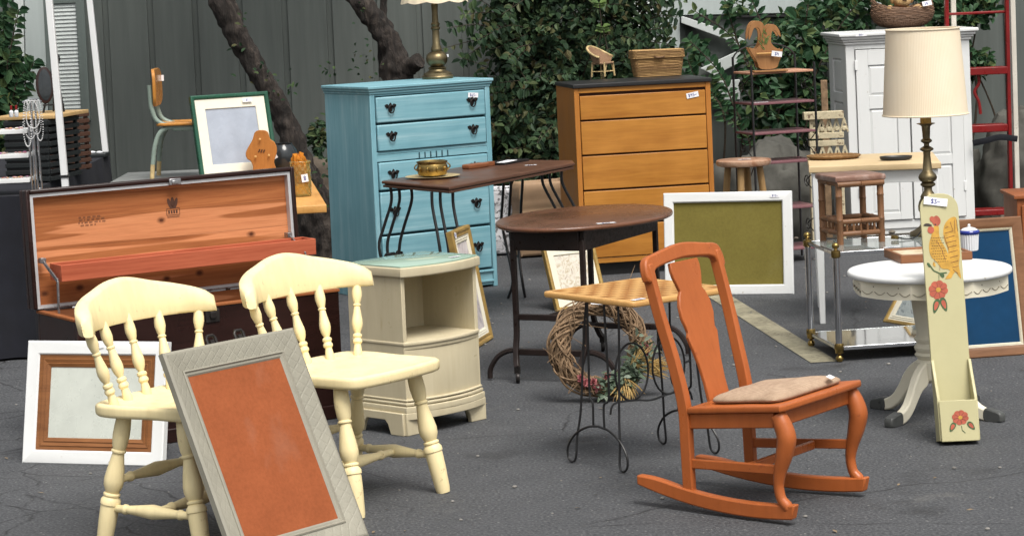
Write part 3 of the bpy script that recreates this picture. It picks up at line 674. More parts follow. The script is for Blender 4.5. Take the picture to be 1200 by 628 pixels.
g = MB(); coilset(g, .285, .155, 0, .105, 14, .0048, .11); g.slab([(x*.9, y*.9) for x, y in rrect(.28, .15, .02)], .002, .1, .002)
for x, y in rrect(.286, .156, .025, 5): g.tube([(x*.9, y*.9, .002), (x*1.012, y*1.012, .105)], .003, 5)
obj('body', g, MT['wicker'], wt)
g = MB(); coilset(g, .295, .165, .105, .152, 6, .005, -.03); g.slab(rrect(.28, .15, .025), .12, .153, .006); obj('lid', g, MT['wicker'], wt)
g = MB(); g.tube(spline([(-.03, -.085, .118), (-.015, -.096, .112), (.015, -.096, .112), (.03, -.085, .118)], 4), .005, 6); obj('handle', g, MT['wicker_dark'], wt)
# ---------------------------------------------------------------- white cabinet
MT['cabinet'] = paint('off_white_paint', (.69, .70, .69), sc=6, stretch=(1, 1, .3), rough=.4, amt=.93, wear=.02, wearc=(.45, .42, .36))
w, d, h = .777, .437, 1.247
cb = thing('cabinet', 'tall white cabinet with panelled doors and a basket on top', 'cabinet', (2.428, 15.633, 0), .112)
def panelled(g, x0, x1, z0, z1, y, M=None, mi=0, fr=.0, dp=.008):     # raised field with sunk surround
    g.b2(x0, x1, y, y+.004, z0, z1, M, mi)
def rails(g, x0, x1, z0, z1, y0, y1, cols, rows, M=None):   # a flat frame with openings: list of x / z spans of the openings
    xs = [x0]+[q for c in cols for q in c]+[x1]; zs_ = [z0]+[q for c in rows for q in c]+[z1]
    for i in range(0, len(xs), 2): g.b2(xs[i], xs[i+1], y0, y1, z0, z1, M)
    for c in cols:
        for i in range(0, len(zs_), 2): g.b2(c[0], c[1], y0, y1, zs_[i], zs_[i+1], M)
def field(g, cols, rows, y, M=None):
    for a, b in cols:
        for e, f in rows:
            q = .018
            g.add([(a, y+.012, e), (b, y+.012, e), (b, y+.012, f), (a, y+.012, f), (a+q, y+.004, e+q), (b-q, y+.004, e+q), (b-q, y+.004, f-q), (a+q, y+.004, f-q)],
                  [(0, 1, 5, 4), (1, 2, 6, 5), (2, 3, 7, 6), (3, 0, 4, 7), (4, 5, 6, 7)], M)
g = MB(); g.b2(-w/2+.02, w/2-.02, .03, d, .05, h-.07); 
SM = T(-w/2, 0, 0) @ Rz(-PI/2) @ T(-d, 0, 0)
rails(g, 0, d, .04, h-.07, 0, .019, [(.10, .33)], [(.12, .50), (.56, .82), (.88, h-.16)], SM); field(g, [(.10, .33)], [(.12, .50), (.56, .82), (.88, h-.16)], 0, SM)
g.b2(w/2-.019, w/2, .0, d, .04, h-.07)
obj('carcass', g, MT['cabinet'], cb, sm=0, bev=.002)
g = MB(); g.b2(-w/2+.001, -w/2+.055, -.004, .03, .04, h-.07); g.b2(w/2-.055, w/2-.001, -.004, .03, .04, h-.07); g.b2(-w/2+.055, w/2-.055, -.004, .03, h-.10, h-.07); g.b2(-w/2+.055, w/2-.055, -.004, .03, .04, .09)
obj('face_frame', g, MT['cabinet'], cb, sm=0, bev=.002)
for s in (-1, 1):
    M = T(s*(w/4-.027), -.016, 0); hw = w/4-.032; g = MB()
    cols = [(-hw+.075, hw-.075)]; rows = [(.14, .42), (.48, .78), (.86, h-.20)]
    rails(g, -hw, hw, .095, h-.105, 0, .02, cols, rows, M); field(g, cols, rows, 0, M); o = obj('door', g, MT['cabinet'], cb, sm=0, bev=.002)
    g = MB()
    for z in (.25, 1.02): g.b2(s*(w/2-.068), s*(w/2-.052), -.021, -.006, z, z+.06)
    objs('hinge', g, MT['white'], o, bev=.002)
    if 0: g = MB(); g.lathe([(.006, 0), (.006, .012), (.014, .018), (.012, .028), (.004, .03)], M @ T(hw-.03, 0, .6) @ Rx(PI/2), 12); obj('knob', g, MT['cabinet'], o)
g = MB()
for z0, z1, e in ((h-.072, h-.055, .012), (h-.055, h-.04, .022), (h-.04, h-.022, .034), (h-.022, h, .048)): g.b2(-w/2-e, w/2+e, -.004-e, d+.0, z0, z1)
obj('cornice', g, MT['cabinet'], cb, bev=.006)
g = MB(); g.b2(-w/2+.01, w/2-.01, .006, d-.01, 0, .05); obj('plinth', g, MT['cabinet'], cb, sm=0)
price_tag(cb, T(-.30, -.054, h-.011), .07, .018, '$85-')
# basket with a soft toy
p = G(1058, 33, 1.247)
MT['basket'] = wicker('brown_basket', (.23, .13, .075), (.05, .026, .016), 260)
bk_ = thing('basket', 'round brown wicker basket holding a toy on top of the white cabinet', 'basket', (p.x, p.y+.0, 1.2475), .1)
prof = [(.09, 0), (.14, .014), (.175, .045), (.19, .09), (.185, .14), (.175, .175)]
g = MB()
for i in range(17):
    f = i/16*(len(prof)-1); a = min(int(f), len(prof)-2); r, z = (prof[a][j]+(prof[a+1][j]-prof[a][j])*(f-a) for j in (0, 1))
    dip = lambda t: z-.055*(z/.175)**2*abs(math.sin(t))
    g.tube([(r*1.05*math.cos(t)*(1+.012*math.sin(13*t+i*PI)), r*.78*math.sin(t)*(1+.012*math.sin(13*t+i*PI)), dip(t)+.006) for t in [2*PI*j/52 for j in range(52)]], .0062, 5, closed=True)
for j in range(44):
    t = 2*PI*j/44; g.tube([(r*1.05*math.cos(t), r*.78*math.sin(t), z-.055*(z/.175)**2*abs(math.sin(t))+.004) for r, z in prof], .004, 5)
g.lathe([(.08, .004), (.13, .016), (.165, .045), (.178, .1)], n=30, sx=1.02, sy=.76)
obj('body', g, MT['basket'], bk_)
g = MB(); g.tube([(.188*math.cos(t), .02, .17+.19*math.sin(t)) for t in [PI*i/20 for i in range(21)]], .010, 8, sq=(0, 1, 0)); obj('handle', g, MT['basket'], bk_)
price_tag(bk_, T(.125, -.135, .150) @ Rx(-.3) @ Ry(-.15), .06, .03, '$8-', .003)
MT['plush'] = fabric('tan_plush', (.60, .40, .19), (.44, .27, .12), 1500, bmp=.6); MT['nose'] = simple('dark_brown_felt', (.10, .035, .012), .7)
MT['red_cloth'] = fabric('red_cloth', (.35, .03, .03), (.22, .015, .02)); MT['green_cloth'] = fabric('green_cloth', (.05, .14, .07), (.03, .08, .04))
ty = thing('soft_toy', 'tan plush animal toy with a brown nose peeking out of the brown basket', 'soft toy', (p.x-.005, p.y-.02, 1.30), .05)
g = MB(); g.sph((0, .02, .03), .075, n=14, sc=(1, .8, 1)); g.sph((0, -.005, .135), .062, n=14); g.sph((-.002, -.062, .118), .043, n=12, sc=(1.15, .8, .9)); obj('body', g, MT['plush'], ty)
g = MB(); g.sph((0, -.099, .128), .013, n=8, sc=(1.3, .7, .8)); obj('nose', g, MT['nose'], ty)
for s in (-1, 1):
    g = MB(); g.sph((s*.062, -.01, .15), .03, n=10, sc=(.55, .6, 1.6), M=T(s*.0, 0, 0)); obj('ear', g, MT['plush'], ty)
    g = MB(); g.sph((s*.02, -.062, .157), .006, n=6); obj('eye', g, MT['black_top'], ty)
    g = MB(); g.tube([(s*.06, -.03, .05), (s*.09, -.075, .075), (s*.10, -.095, .06)], [.024, .022, .024], 8); obj('paw', g, MT['plush'], ty)
g = MB(); g.sph((-.055, -.045, .055), .03, n=8); g.sph((-.03, -.07, .05), .022, n=8); obj('scarf', g, MT['red_cloth'], ty)
# ---------------------------------------------------------------- cream nightstand
MT['stone_paint'] = paint('beige_grey_paint', (.54, .475, .325), sc=8, brush=(22, 22, 3), rough=.42, amt=.94, bmp=.3)
MT['glass_top'] = None
def glass(name, c, rough=.03, trans=.8, ior=1.5):
    mt, nt, b = _nt(name); b.inputs['Base Color'].default_value = (*c, 1); b.inputs['Roughness'].default_value = rough
    b.inputs['Transmission Weight'].default_value = trans; b.inputs['IOR'].default_value = ior; return mt
MT['green_glass'] = paint('green_tinted_glass_top', (.30, .42, .34), sc=5, rough=.07, rvar=.04, amt=.92, bmp=0, spec=.6)
w, d, h = .40, .30, .641
ns = thing('nightstand', 'beige bow-front nightstand with open shelf and green glass top', 'nightstand', (-.308, 9.713, 0), .80)
def bow(e=0, b=.045, yb=None, n=14):
    W = w+2*e; out = [(W/2*(2*i/n-1), -e-b*(1-(2*i/n-1)**2)) for i in range(n+1)]
    return out+[(W/2, (d if yb is None else yb)), (-W/2, (d if yb is None else yb))]
g = MB(); g.slab(bow(.012), .598, .635, .007); obj('top', g, MT['stone_paint'], ns)
g = MB(); g.slab(bow(.006, .043), .6352, .641, .0015); obj('glass_cover', g, MT['green_glass'], ns)
g = MB(); g.b2(-w/2, -w/2+.018, 0, d, .1, .597); g.b2(w/2-.018, w/2, 0, d, .1, .597); objs('side_panel', g, MT['stone_paint'], ns, bev=.002)
g = MB(); g.b2(-w/2+.018, w/2-.018, d-.015, d-.001, .1, .597); obj('back_panel', g, MT['stone_paint'], ns, sm=0)
inner = lambda e, b, y1: [(x*(1-.018*2/w*0), y) for x, y in bow(e, b, y1)]
g = MB(); g.slab(bow(-.001, .042, d-.016), .322, .345, .005); g.slab(bow(.003, .044, d-.016), .338, .352, .005); obj('shelf', g, MT['stone_paint'], ns)
g = MB(); g.slab(bow(-.002, .038, d-.02), .128, .3215, .003); obj('drawer', g, MT['stone_paint'], ns)
g = MB(); g.slab(bow(.006), .112, .124, .005); g.slab(bow(.004), .128, .136, .004); g.slab(bow(.010), .085, .109, .004); obj('moulding', g, MT['stone_paint'], ns)
g = MB()
for s in (-1, 1):                                  # bracket feet cut into the base boards
    for y0, ln in ((-.012, 0), ):
        o_ = [(s*(w/2+.012), 0), (s*(w/2+.012), .086), (s*.0, .086), (s*.0, .06), (s*(w/2-.09), .052), (s*(w/2-.075), .03), (s*(w/2-.07), 0)]
        g.prism(o_ if s > 0 else o_[::-1], .02, T(0, -.012, 0))
    so_ = [(0, 0), (0, .086), (d, .086), (d, 0), (d-.07, 0), (d-.085, .04), (d-.1, .055), (.1, .055), (.085, .04), (.07, 0)]
    g.prism(so_, .02, T(s*(w/2+.002)+(0 if s < 0 else 0), 0, 0) @ Rz(PI/2))
    g.b2(s*(w/2+.014)-.035, s*(w/2+.014)+.035 if s < 0 else s*(w/2+.014)+.004, -.02, .05, 0, .02) if False else None
g.slab(bow(.011, .043, .06), .06, .086, .003)
obj('base', g, MT['stone_paint'], ns, bev=.003)
price_tag(ns, T(.10, .012, .6425) @ Rz(.1) @ Rx(-PI/2), .055, .022, '$45-')
# ---------------------------------------------------------------- cedar chest
def cedar(name, red=0):
    mt, nt, b = _nt(name)
    s = (1.0, 15, 17); v = coords(nt, s, loc=(.4, 1.2, .3)); n1 = ntex(nt, v, 1, 7, .65, 1.2)
    a, c = ((.41, .155, .056), (.255, .083, .028)) if not red else ((.46, .125, .062), (.34, .075, .036))
    col = ramp(nt, n1, [(.3, c), (.7, a)])
    if not red:
        bd = nt.nodes.new('ShaderNodeTexNoise'); bd.inputs['Scale'].default_value = 1; bd.inputs['Detail'].default_value = 2
        nt.links.new(coords(nt, (.5, 1, 11), loc=(.2, .1, .52)), bd.inputs[0])
        col = mixc(nt, ramp(nt, bd.outputs['Fac'], [(.55, 0.0), (.565, 1.0)]), col, mixc(nt, n1, (.52, .205, .09), (.60, .265, .125)))
        vo = nt.nodes.new('ShaderNodeTexVoronoi'); vo.voronoi_dimensions = '2D'; vo.inputs['Scale'].default_value = 7.0; nt.links.new(coords(nt, (.8, 1, 1.15), (PI/2, 0, 0), (.1, .35, .12)), vo.inputs['Vector'])
        nz = ntex(nt, coords(nt), 30, 3); dd = mixc(nt, .06, vo.outputs['Distance'], nz); kp = ramp(nt, vo.outputs['Color'], [(.56, 0.0), (.60, 1.0)])
        col = mixc(nt, mixc(nt, 1.0, kp, ramp(nt, dd, [(.06, 1.0), (.15, 0.0)]), 'MULTIPLY'), col, (.085, .026, .011))
    sxz = nt.nodes.new('ShaderNodeSeparateXYZ'); nt.links.new(coords(nt, (1, 1, 1/.105)), sxz.inputs[0])
    fl = nt.nodes.new('ShaderNodeMath'); fl.operation = 'FLOOR'; nt.links.new(sxz.outputs[2], fl.inputs[0]); fr = nt.nodes.new('ShaderNodeMath'); fr.operation = 'FRACT'; nt.links.new(sxz.outputs[2], fr.inputs[0])
    wn_ = nt.nodes.new('ShaderNodeTexWhiteNoise'); wn_.noise_dimensions = '1D'; nt.links.new(fl.outputs[0], wn_.inputs['W'])
    if not red: col = mixc(nt, 1.0, col, ramp(nt, wn_.outputs['Value'], [(0., (.78, .74, .70)), (1., (1.1, 1.06, 1.02))]), 'MULTIPLY'); col = mixc(nt, ramp(nt, fr.outputs[0], [(.0, .8), (.022, 0.0)]), col, (.09, .03, .012))
    fine = ntex(nt, coords(nt, (5, 130, 130)), 1, 5, .65)
    col = mixc(nt, .8, col, ramp(nt, fine, [(.3, (.74, .66, .60)), (.55, (1., 1., 1.)), (.75, (1.1, 1.08, 1.05))]), 'MULTIPLY')
    nt.links.new(col, b.inputs['Base Color']); b.inputs['Roughness'].default_value = .6; b.inputs['Specular IOR Level'].default_value = .2; bump(nt, b, fine, .1, .001); return mt
MT['cedar'], MT['cedar_red'] = cedar('cedar_boards'), cedar('red_cedar_tray', 1)
MT['mahogany'] = wood('dark_mahogany', (.028, .010, .008), (.010, .004, .003), 'X', .7, .3, coat=.12, bmp=.03)
MT['seal'] = simple('silver_seal', (.55, .55, .56), .4, metal=.3)
MT['steel'] = paint('dull_steel', (.42, .42, .43), sc=30, rough=.35, metal=.9, amt=.6)
MT['print'] = simple('stamp_ink', (.085, .035, .02), .8)
w, d, h = 1.104, .393, .509
ch = thing('cedar_chest', 'open dark cedar-lined hope chest with its lid up and a red tray', 'chest', (-1.183, 9.746, 0), .56)
g = MB(); t_ = .022
g.b2(-w/2, w/2, 0, t_, .05, h-.012); g.b2(-w/2, w/2, d-t_, d, .05, h-.012); g.b2(-w/2, -w/2+t_, t_, d-t_, .05, h-.012); g.b2(w/2-t_, w/2, t_, d-t_, .05, h-.012)
g.b2(-w/2+t_, w/2-t_, t_, d-t_, .05, .07); obj('body', g, MT['mahogany'], ch, bev=.003)
g = MB(); q = t_+.001; g.b2(-w/2+q, w/2-q, q, q+.008, .071, h-.004); g.b2(-w/2+q, w/2-q, d-q-.008, d-q, .071, h-.004); g.b2(-w/2+q, -w/2+q+.008, q+.008, d-q-.008, .071, h-.004); g.b2(w/2-q-.008, w/2-q, q+.008, d-q-.008, .071, h-.004)
g.b2(-w/2+q+.008, w/2-q-.008, q+.008, d-q-.008, .071, .08); obj('lining', g, MT['cedar'], ch, bev=.001)
g = MB(); g.b2(-w/2-.004, w/2+.004, -.004, t_, h-.012, h); g.b2(-w/2-.004, -w/2+t_, t_, d, h-.012, h); g.b2(w/2-t_, w/2+.004, t_, d, h-.012, h); obj('rim', g, MT['cedar'], ch, bev=.003)
g = MB(); g.b2(-w/2-.012, w/2+.012, -.012, d, 0, .055); obj('plinth', g, MT['mahogany'], ch, bev=.004)
g = MB(); g.b2(-.03, .03, -.006, 0, h-.07, h-.02); g.b2(-.012, .012, -.014, -.006, h-.055, h-.03); obj('lock', g, MT['dark_iron'], ch, bev=.002)
L, kt = .458, -.055; lw = w+.05
LM = T(0, d+.004, h+.004) @ Rx(kt)                # lid: local z up the lid, -y its inside
g = MB(LM); e = .03
g.b2(-lw/2, lw/2, .004, .03, 0, L); g.b2(-lw/2, -lw/2+.017, -.042, .004, 0, L); g.b2(lw/2-.017, lw/2, -.042, .004, 0, L); g.b2(-lw/2+.017, lw/2-.017, -.042, .004, L-.017, L)
lid = obj('lid', g, MT['mahogany'], ch, bev=.005)
g = MB(LM); g.frame(lw-.036, L-.019, 0, [(0, 0), (0, -.034), (.012, -.034), (.012, 0)], T(0, 0, .001)); obj('seal', g, MT['seal'], lid, sm=0)
g = MB(LM); g.b2(-lw/2+.03, lw/2-.03, -.006, .0035, .012, L-.031); obj('lining', g, MT['cedar'], lid, sm=0)
g = MB(LM); yy = -.0072
for r in range(4):
    x = -.36+rnd.uniform(0, .012); x1 = -.245-(.02 if r in (0, 3) else 0)-(.02 if r == 3 else 0)
    while x < x1:
        l = rnd.uniform(.006, .017); zz = .330-r*.0105
        for k in range(int(l/.0035)): g.flat([(x+k*.0035, zz), (x+k*.0035+.002, zz), (x+k*.0035+.0026, zz+.006), (x+k*.0035+.0006, zz+.006)], T(0, yy, 0))
        x += l+.005
obj('stamped_text', g, MT['print'], lid, sm=0, recalc=False); g = MB(LM)
E0 = T(.045, yy, .335)
for s in (-1, 0, 1): g.flat([(s*.013+.008*math.sin(t)+.006*s*math.cos(t), .024+.021*math.cos(t)-(.004 if s else 0)) for t in [2*PI*i/14 for i in range(14)]], E0)
g.flat([(-.004, .0), (.004, .0), (.003, .012), (-.003, .012)], E0)
for a in (((-.028, -.001), (.028, .001)), ((-.028, -.027), (.028, -.025))): g.flat([(a[0][0], a[0][1]), (a[1][0], a[0][1]), (a[1][0], a[1][1]), (a[0][0], a[1][1])], E0)
for s in (-1, 1): g.flat([(s*.028-.001, -.026), (s*.028+.001, -.026), (s*.028+.001, 0), (s*.028-.001, 0)], E0)
for i in range(4): g.flat([(-.021+i*.011, -.02), (-.014+i*.011, -.02), (-.014+i*.011, -.006), (-.021+i*.011, -.006)], E0 @ T(0, 0, 0))
for i in range(12): g.flat([(-.026+i*.0044, -.036), (-.0235+i*.0044, -.036), (-.0235+i*.0044, -.031), (-.026+i*.0044, -.031)], E0)
obj('stamped_emblem', g, MT['print'], lid, sm=0, recalc=False)
g = MB(LM); g.b2(.02, .07, -.048, -.036, L-.03, L-.005); g.b2(.03, .06, -.055, -.048, L-.026, L-.012); obj('catch', g, MT['steel'], lid, bev=.002)
tr = MB(); y0, z0, x0, x1 = .235, .625, -.508, .584; y1 = y0+.115
tr.b2(x0, x1, y0, y0+.010, z0, z0+.064); tr.b2(x0, x1, y1-.010, y1, z0, z0+.064); tr.b2(x0, x0+.01, y0+.01, y1-.01, z0, z0+.064); tr.b2(x1-.01, x1, y0+.01, y1-.01, z0, z0+.064); tr.b2(x0+.01, x1-.01, y0+.01, y1-.01, z0, z0+.008)
tr.b2(x0+.5, x0+.508, y0+.01, y1-.01, z0+.008, z0+.055)
obj('tray', tr, MT['cedar_red'], ch, bev=.002)
for s, x in ((-1, -.530), (1, .528)):
    g = MB(); g.bar((x, .365, .70), (x+.004, .23, .632), .006, .014); g.bar((x+.004, .23, .632), (x+.004, .235, .50), .006, .012); g.bar((x, .383, .70), (x, .35, .70), .02, .02); obj('lid_support', g, MT['steel'], ch, bev=.001)
g = MB(); g.tube([(-w/2+.02, d-.03, h+.006), (w/2-.02, d-.03, h+.006)], .004, 8); obj('hinge_rod', g, MT['steel'], ch)
# ---------------------------------------------------------------- white frame leaning on the chest
MT['oak_liner'] = wood('brown_liner', (.30, .125, .042), (.15, .055, .018), 'X', 1.3, .5)
MT['old_mirror'] = paint('cloudy_mirror', (.66, .69, .62), sc=7, rough=.3, rvar=.1, amt=.82, metal=.15, bmp=0)
def leaning(name, label, cat, loc, rz, tilt, w, h, th, fw, mats, lin=None, prof=None, panel=None, group=None, mat_board=False):
    t = thing(name, label, cat, (loc[0], loc[1], loc[2] if len(loc) > 2 else 0), rz, group); M = Rx(-tilt)
    g = MB(M); g.frame(w, h, th, prof or [(0, th), (0, 0), (.004, -.004), (fw-.006, -.002), (fw, .006), (fw, th)]); obj('frame', g, mats[0], t, sm=25, bev=.0015)
    ins = fw
    if lin:
        g = MB(M); a, s = lin
        if mat_board or a > .03 and mats[1] is not MT['oak_liner']: g.frame(w-2*fw+.002, h-2*fw+.002, th, [(0, th*.8), (0, .006), (a-.002, .006), (a, .009), (a, th*.8)], T(0, 0, fw-.001))
        else: g.frame(w-2*fw+.002, h-2*fw+.002, th, [(0, th*.8), (0, .004), (a*.3, .007), (a*.35, .004), (a*.65, .008), (a*.7, .005), (a, .010), (a, th*.8)], T(0, 0, fw-.001))
        obj('liner', g, mats[1], t, sm=20); ins += a
    g = MB(M); g.b2(-w/2+ins-.002, w/2-ins+.002, .012, th-.001, ins-.002, h-ins+.002); obj(panel or 'panel', g, mats[-1], t, sm=0)
    return t
t = leaning('mirror', 'white framed mirror with ribbed brown inner border leaning on the dark chest', 'mirror', (-1.591, 9.262), -.337, .208, .576, .45, .03, .052, [MT['white'], MT['oak_liner'], MT['old_mirror']], (.045, 0), panel='mirror_glass')
price_tag(t, Rx(-.208) @ T(.005, -.0055, .432) @ Ry(-.18), .05, .02, '$5')
# ---------------------------------------------------------------- grey frame with rust board
def diamond(name, c):
    mt, nt, b = _nt(name); v = coords(nt); n = ntex(nt, v, 14, 5)
    nt.links.new(ramp(nt, n, [(.3, mul(c, .84)), (.7, c)]), b.inputs['Base Color']); b.inputs['Roughness'].default_value = .55
    hs_ = None
    for rt in (rad(45), rad(-45)):
        w1 = nt.nodes.new('ShaderNodeTexWave'); w1.bands_direction = 'X'; w1.inputs['Scale'].default_value = 12.5; nt.links.new(coords(nt, (1, .0, 1), (0, rt, 0)), w1.inputs[0])
        k = ramp(nt, w1.outputs['Color'], [(.0, 0.0), (.14, 1.0)]); hs_ = k if hs_ is None else mixc(nt, 1.0, hs_, k, 'DARKEN')
    bump(nt, b, hs_, .3, .003); return mt
MT['grey_frame'] = diamond('grey_carved_paint', (.285, .27, .215))
MT['grey_edge'] = paint('grey_paint', (.27, .255, .205), sc=9, rough=.5, amt=.86)
MT['rust_board'] = fabric('rust_felt', (.32, .092, .034), (.235, .066, .024), 1800, bmp=.2, sc=9)
t = thing('bulletin_board', 'grey carved frame holding a rust orange board leaning on a cream chair', 'notice board', (-.682, 7.655, 0), .886)
M = Rx(-.425); w, h = .561, .698
g = MB(M); g.frame(w, h, .03, [(0, .016), (0, -.004), (.008, -.008), (.012, -.008)]); g.frame(w, h, .03, [(.0637, .017), (.0637, .006), (.068, .004), (.072, .009), (.078, .010), (.083, .014), (.083, .019), (.0637, .019)])
obj('edge_moulding', g, MT['grey_edge'], t, sm=25)
g = MB(M); g.frame(w, h, .03, [(.0118, .016), (.0118, -.0085), (.026, -.005), (.048, .004), (.064, .009), (.064, .016)]); obj('frame', g, MT['grey_frame'], t, sm=60)
g = MB(M); g.b2(-w/2+.080, w/2-.080, .0145, .020, .080, h-.080); obj('board', g, MT['rust_board'], t, sm=0)
for x in (-.06, .06):
    g = MB(M @ T(x, .008, h)); g.tube([(-.018, 0, -.002), (-.018, 0, .02), (-.012, 0, .028), (.012, 0, .028), (.018, 0, .02), (.018, 0, -.002)], .005, 8); g.b2(-.008, .008, -.004, .004, 0, .014); obj('hanger', g, MT['dark_iron'], t)
# ---------------------------------------------------------------- cream chairs
MT['cream'] = paint('cream_paint', (.87, .735, .42), sc=5, brush=(34, 34, 4), rough=.48, amt=.88, wear=.055, wearc=(.50, .38, .19), bmp=.45)
LEG = [(.020, 0), (.0235, .03), (.026, .10), (.0268, .16), (.0235, .235), (.0195, .262), (.0235, .272), (.0235, .282), (.0185, .292), (.021, .33), (.027, .41), (.0315, .485), (.0305, .53), (.0225, .575), (.0205, .583), (.0265, .592), (.0268, .603), (.023, .612), (.026, .622), (.0315, .64), (.032, .668), (.0285, .672), (.0295, .69), (.0285, .80), (.0245, .965), (.0215, 1)]
SPN = [(.012, 0), (.0145, .08), (.0175, .17), (.018, .22), (.014, .29), (.0105, .325), (.014, .335), (.014, .35), (.0108, .362), (.013, .42), (.0185, .53), (.0195, .58), (.0165, .64), (.0105, .69), (.0095, .70), (.0155, .715), (.0165, .74), (.0125, .765), (.0165, .79), (.0165, .815), (.0115, .84), (.014, .90), (.0155, .95), (.0135, 1)]
STR = [(.0115, 0), (.0125, .16), (.016, .175), (.016, .20), (.0125, .215), (.017, .34), (.0235, .5), (.017, .66), (.0125, .785), (.016, .80), (.016, .825), (.0125, .84), (.0115, 1)]
def cream_chair(label):
    t = thing('chair', label, 'chair', (0, 0, 0), 0, 'cream spindle-back chairs')
    seat = sp2([(-.215, -.20), (-.1, -.222), (0, -.226), (.1, -.222), (.215, -.20), (.236, -.12), (.238, 0), (.252, .13), (.225, .215), (.12, .235), (0, .24), (-.12, .235), (-.225, .215), (-.252, .13), (-.238, 0), (-.236, -.12)], 3)
    g = MB(); g.slab(seat, .414, .455, .013, .012, n=4); obj('seat', g, MT['cream'], t, sm=70)
    ft = {}
    for sx, sy in ((-1, -1), (1, -1), (-1, 1), (1, 1)):
        a, b = V((sx*.186, -.104 if sy < 0 else .13, .42)), V((sx*.221, -.187 if sy < 0 else .215, 0)); ft[sx, sy] = (a, b)
        g = MB(); g.turn(LEG, a, b, 22); obj('leg', g, MT['cream'], t, sm=35)
    pt = lambda k, f: ft[k][0].lerp(ft[k][1], f)
    def rung(a, b):
        g = MB(); g.turn(STR, a, b, 16); obj('stretcher', g, MT['cream'], t, sm=35)
    for sx in (-1, 1): rung(pt((sx, -1), .70), pt((sx, 1), .70))
    rung(pt((-1, -1), .70).lerp(pt((-1, 1), .70), .48), pt((1, -1), .70).lerp(pt((1, 1), .70), .48))
    rung(pt((-1, 1), .50), pt((1, 1), .50))
    yb = lambda u: .205-.045*u*u
    yt = lambda u: .268-.070*u*u-.048*u**6
    for i in range(5):
        u = -1+.5*i; a, b = V((u*.205, yb(u)-.01, .44)), V((u*.268, yt(u*.873), .70))
        g = MB(); g.turn(SPN, b, a, 16); obj('spindle', g, MT['cream'], t, sm=35)
    hq = spline([(-1, .064, 0), (-.9, .084, 0), (-.7, .101, 0), (-.45, .117, 0), (-.2, .136, 0), (0, .142, 0), (.2, .136, 0), (.45, .117, 0), (.7, .099, 0), (.9, .078, 0), (1, .054, 0)], 8)
    def hh(u):
        for a, b in zip(hq, hq[1:]):
            if u <= b.x: return a.y+(b.y-a.y)*(u-a.x)/max(1e-6, b.x-a.x)
        return hq[-1].y
    g = MB(); n = 44; vs = []; fs = []; SEC = 12
    for i in range(n+1):
        u = -1+2*i/n; x = u*.307; y = yt(u); H = hh(u); tn = V((.307, -.14*u-.288*u**5, 0)).normalized(); nr = V((-tn.y, tn.x, 0)); th = .019+.009*u*u
        if i in (0, n): H *= .9
        for j in range(SEC):
            a = 2*PI*j/SEC; ca, sa = math.cos(a), math.sin(a); ca = math.copysign(abs(ca)**.55, ca); sa = math.copysign(abs(sa)**.35, sa)
            q = V((x, y, .672+H/2+sa*H/2)) + nr*ca*th*(1 if i not in (0, n) else .6) + V((0, .055, 0))*(H*(1+sa)/2)/.148*.55
            vs.append(q)
    for i in range(n):
        for j in range(SEC): fs.append((i*SEC+j, i*SEC+(j+1) % SEC, (i+1)*SEC+(j+1) % SEC, (i+1)*SEC+j))
    fs += [tuple(range(SEC-1, -1, -1)), tuple(n*SEC+j for j in range(SEC))]
    g.add(vs, fs); obj('crest_rail', g, MT['cream'], t, sm=55)
    return t
c1 = cream_chair('cream painted spindle-back chair in front of the beige nightstand'); c1.location = (-.568, 8.433, 0); c1.rotation_euler.z = .925
c2 = copy_tree(c1); c2['label'] = 'cream painted spindle-back chair in front of the white framed mirror'; c2.location = (-1.03, 7.95, 0); c2.rotation_euler.z = 1.0
# ---------------------------------------------------------------- framed pictures standing about
MT['gold_frame'] = paint('worn_gold_frame', (.42, .275, .085), sc=18, rough=.42, rvar=.1, metal=.35, amt=.6, bmp=.4)
MT['cream_mat'] = simple('cream_mat_board', (.66, .62, .50), .8, var=.05)
def artwork(name, cols, sc=14, dist=1.5):
    mt, nt, b = _nt(name); v = coords(nt); n = ntex(nt, v, sc, 6, .65, dist)
    nt.links.new(ramp(nt, n, [(.3+.4*i/(len(cols)-1), c) for i, c in enumerate(cols)]), b.inputs['Base Color']); b.inputs['Roughness'].default_value = .35; return mt
MT['floral_art'] = artwork('faded_floral_print', [(.28, .20, .14), (.55, .50, .42), (.62, .58, .50), (.40, .33, .22), (.66, .62, .55)], 26)
MT['grey_art'] = artwork('grey_print', [(.10, .12, .13), (.30, .34, .34), (.38, .42, .41), (.05, .06, .07)], 20)
MT['blue_art'] = artwork('pale_print', [(.20, .18, .22), (.55, .50, .50), (.68, .66, .66)], 7)
MT['olive'] = fabric('olive_felt', (.20, .168, .042), (.15, .125, .030), 1800, bmp=.2, sc=8)
MT['blue_board'] = paint('blue_board', (.006, .046, .115), sc=5, rough=.7, amt=.7, bmp=.1, spec=.12)
MT['brown_frame'] = wood('brown_frame_wood', (.26, .125, .06), (.13, .058, .026), 'X', 1.2, .5)
MT['frame_white'] = MT['white']
gp = [(0, .03), (0, .004), (.006, -.004), (.016, -.002), (.022, .005), (.034, .002), (.04, .008), (.04, .03)]
t = leaning('framed_picture', 'gold framed picture leaning beside the beige nightstand', 'picture', (-.174, 11.833), 1.333, .171, .32, .552, .03, .04, [MT['gold_frame'], MT['cream_mat'], MT['blue_art']], (.03, 0), gp, 'print')
price_tag(t, Rx(-.171) @ T(-.13, -.005, .53) @ Ry(.2), .03, .025, '$8')
t = leaning('framed_picture', 'narrow gold framed faded print under the brown oval table', 'picture', (.315, 12.903), .526, .361, .306, .346, .025, .022, [MT['gold_frame'], MT['cream_mat'], MT['floral_art']], (.035, 0), None, 'print')
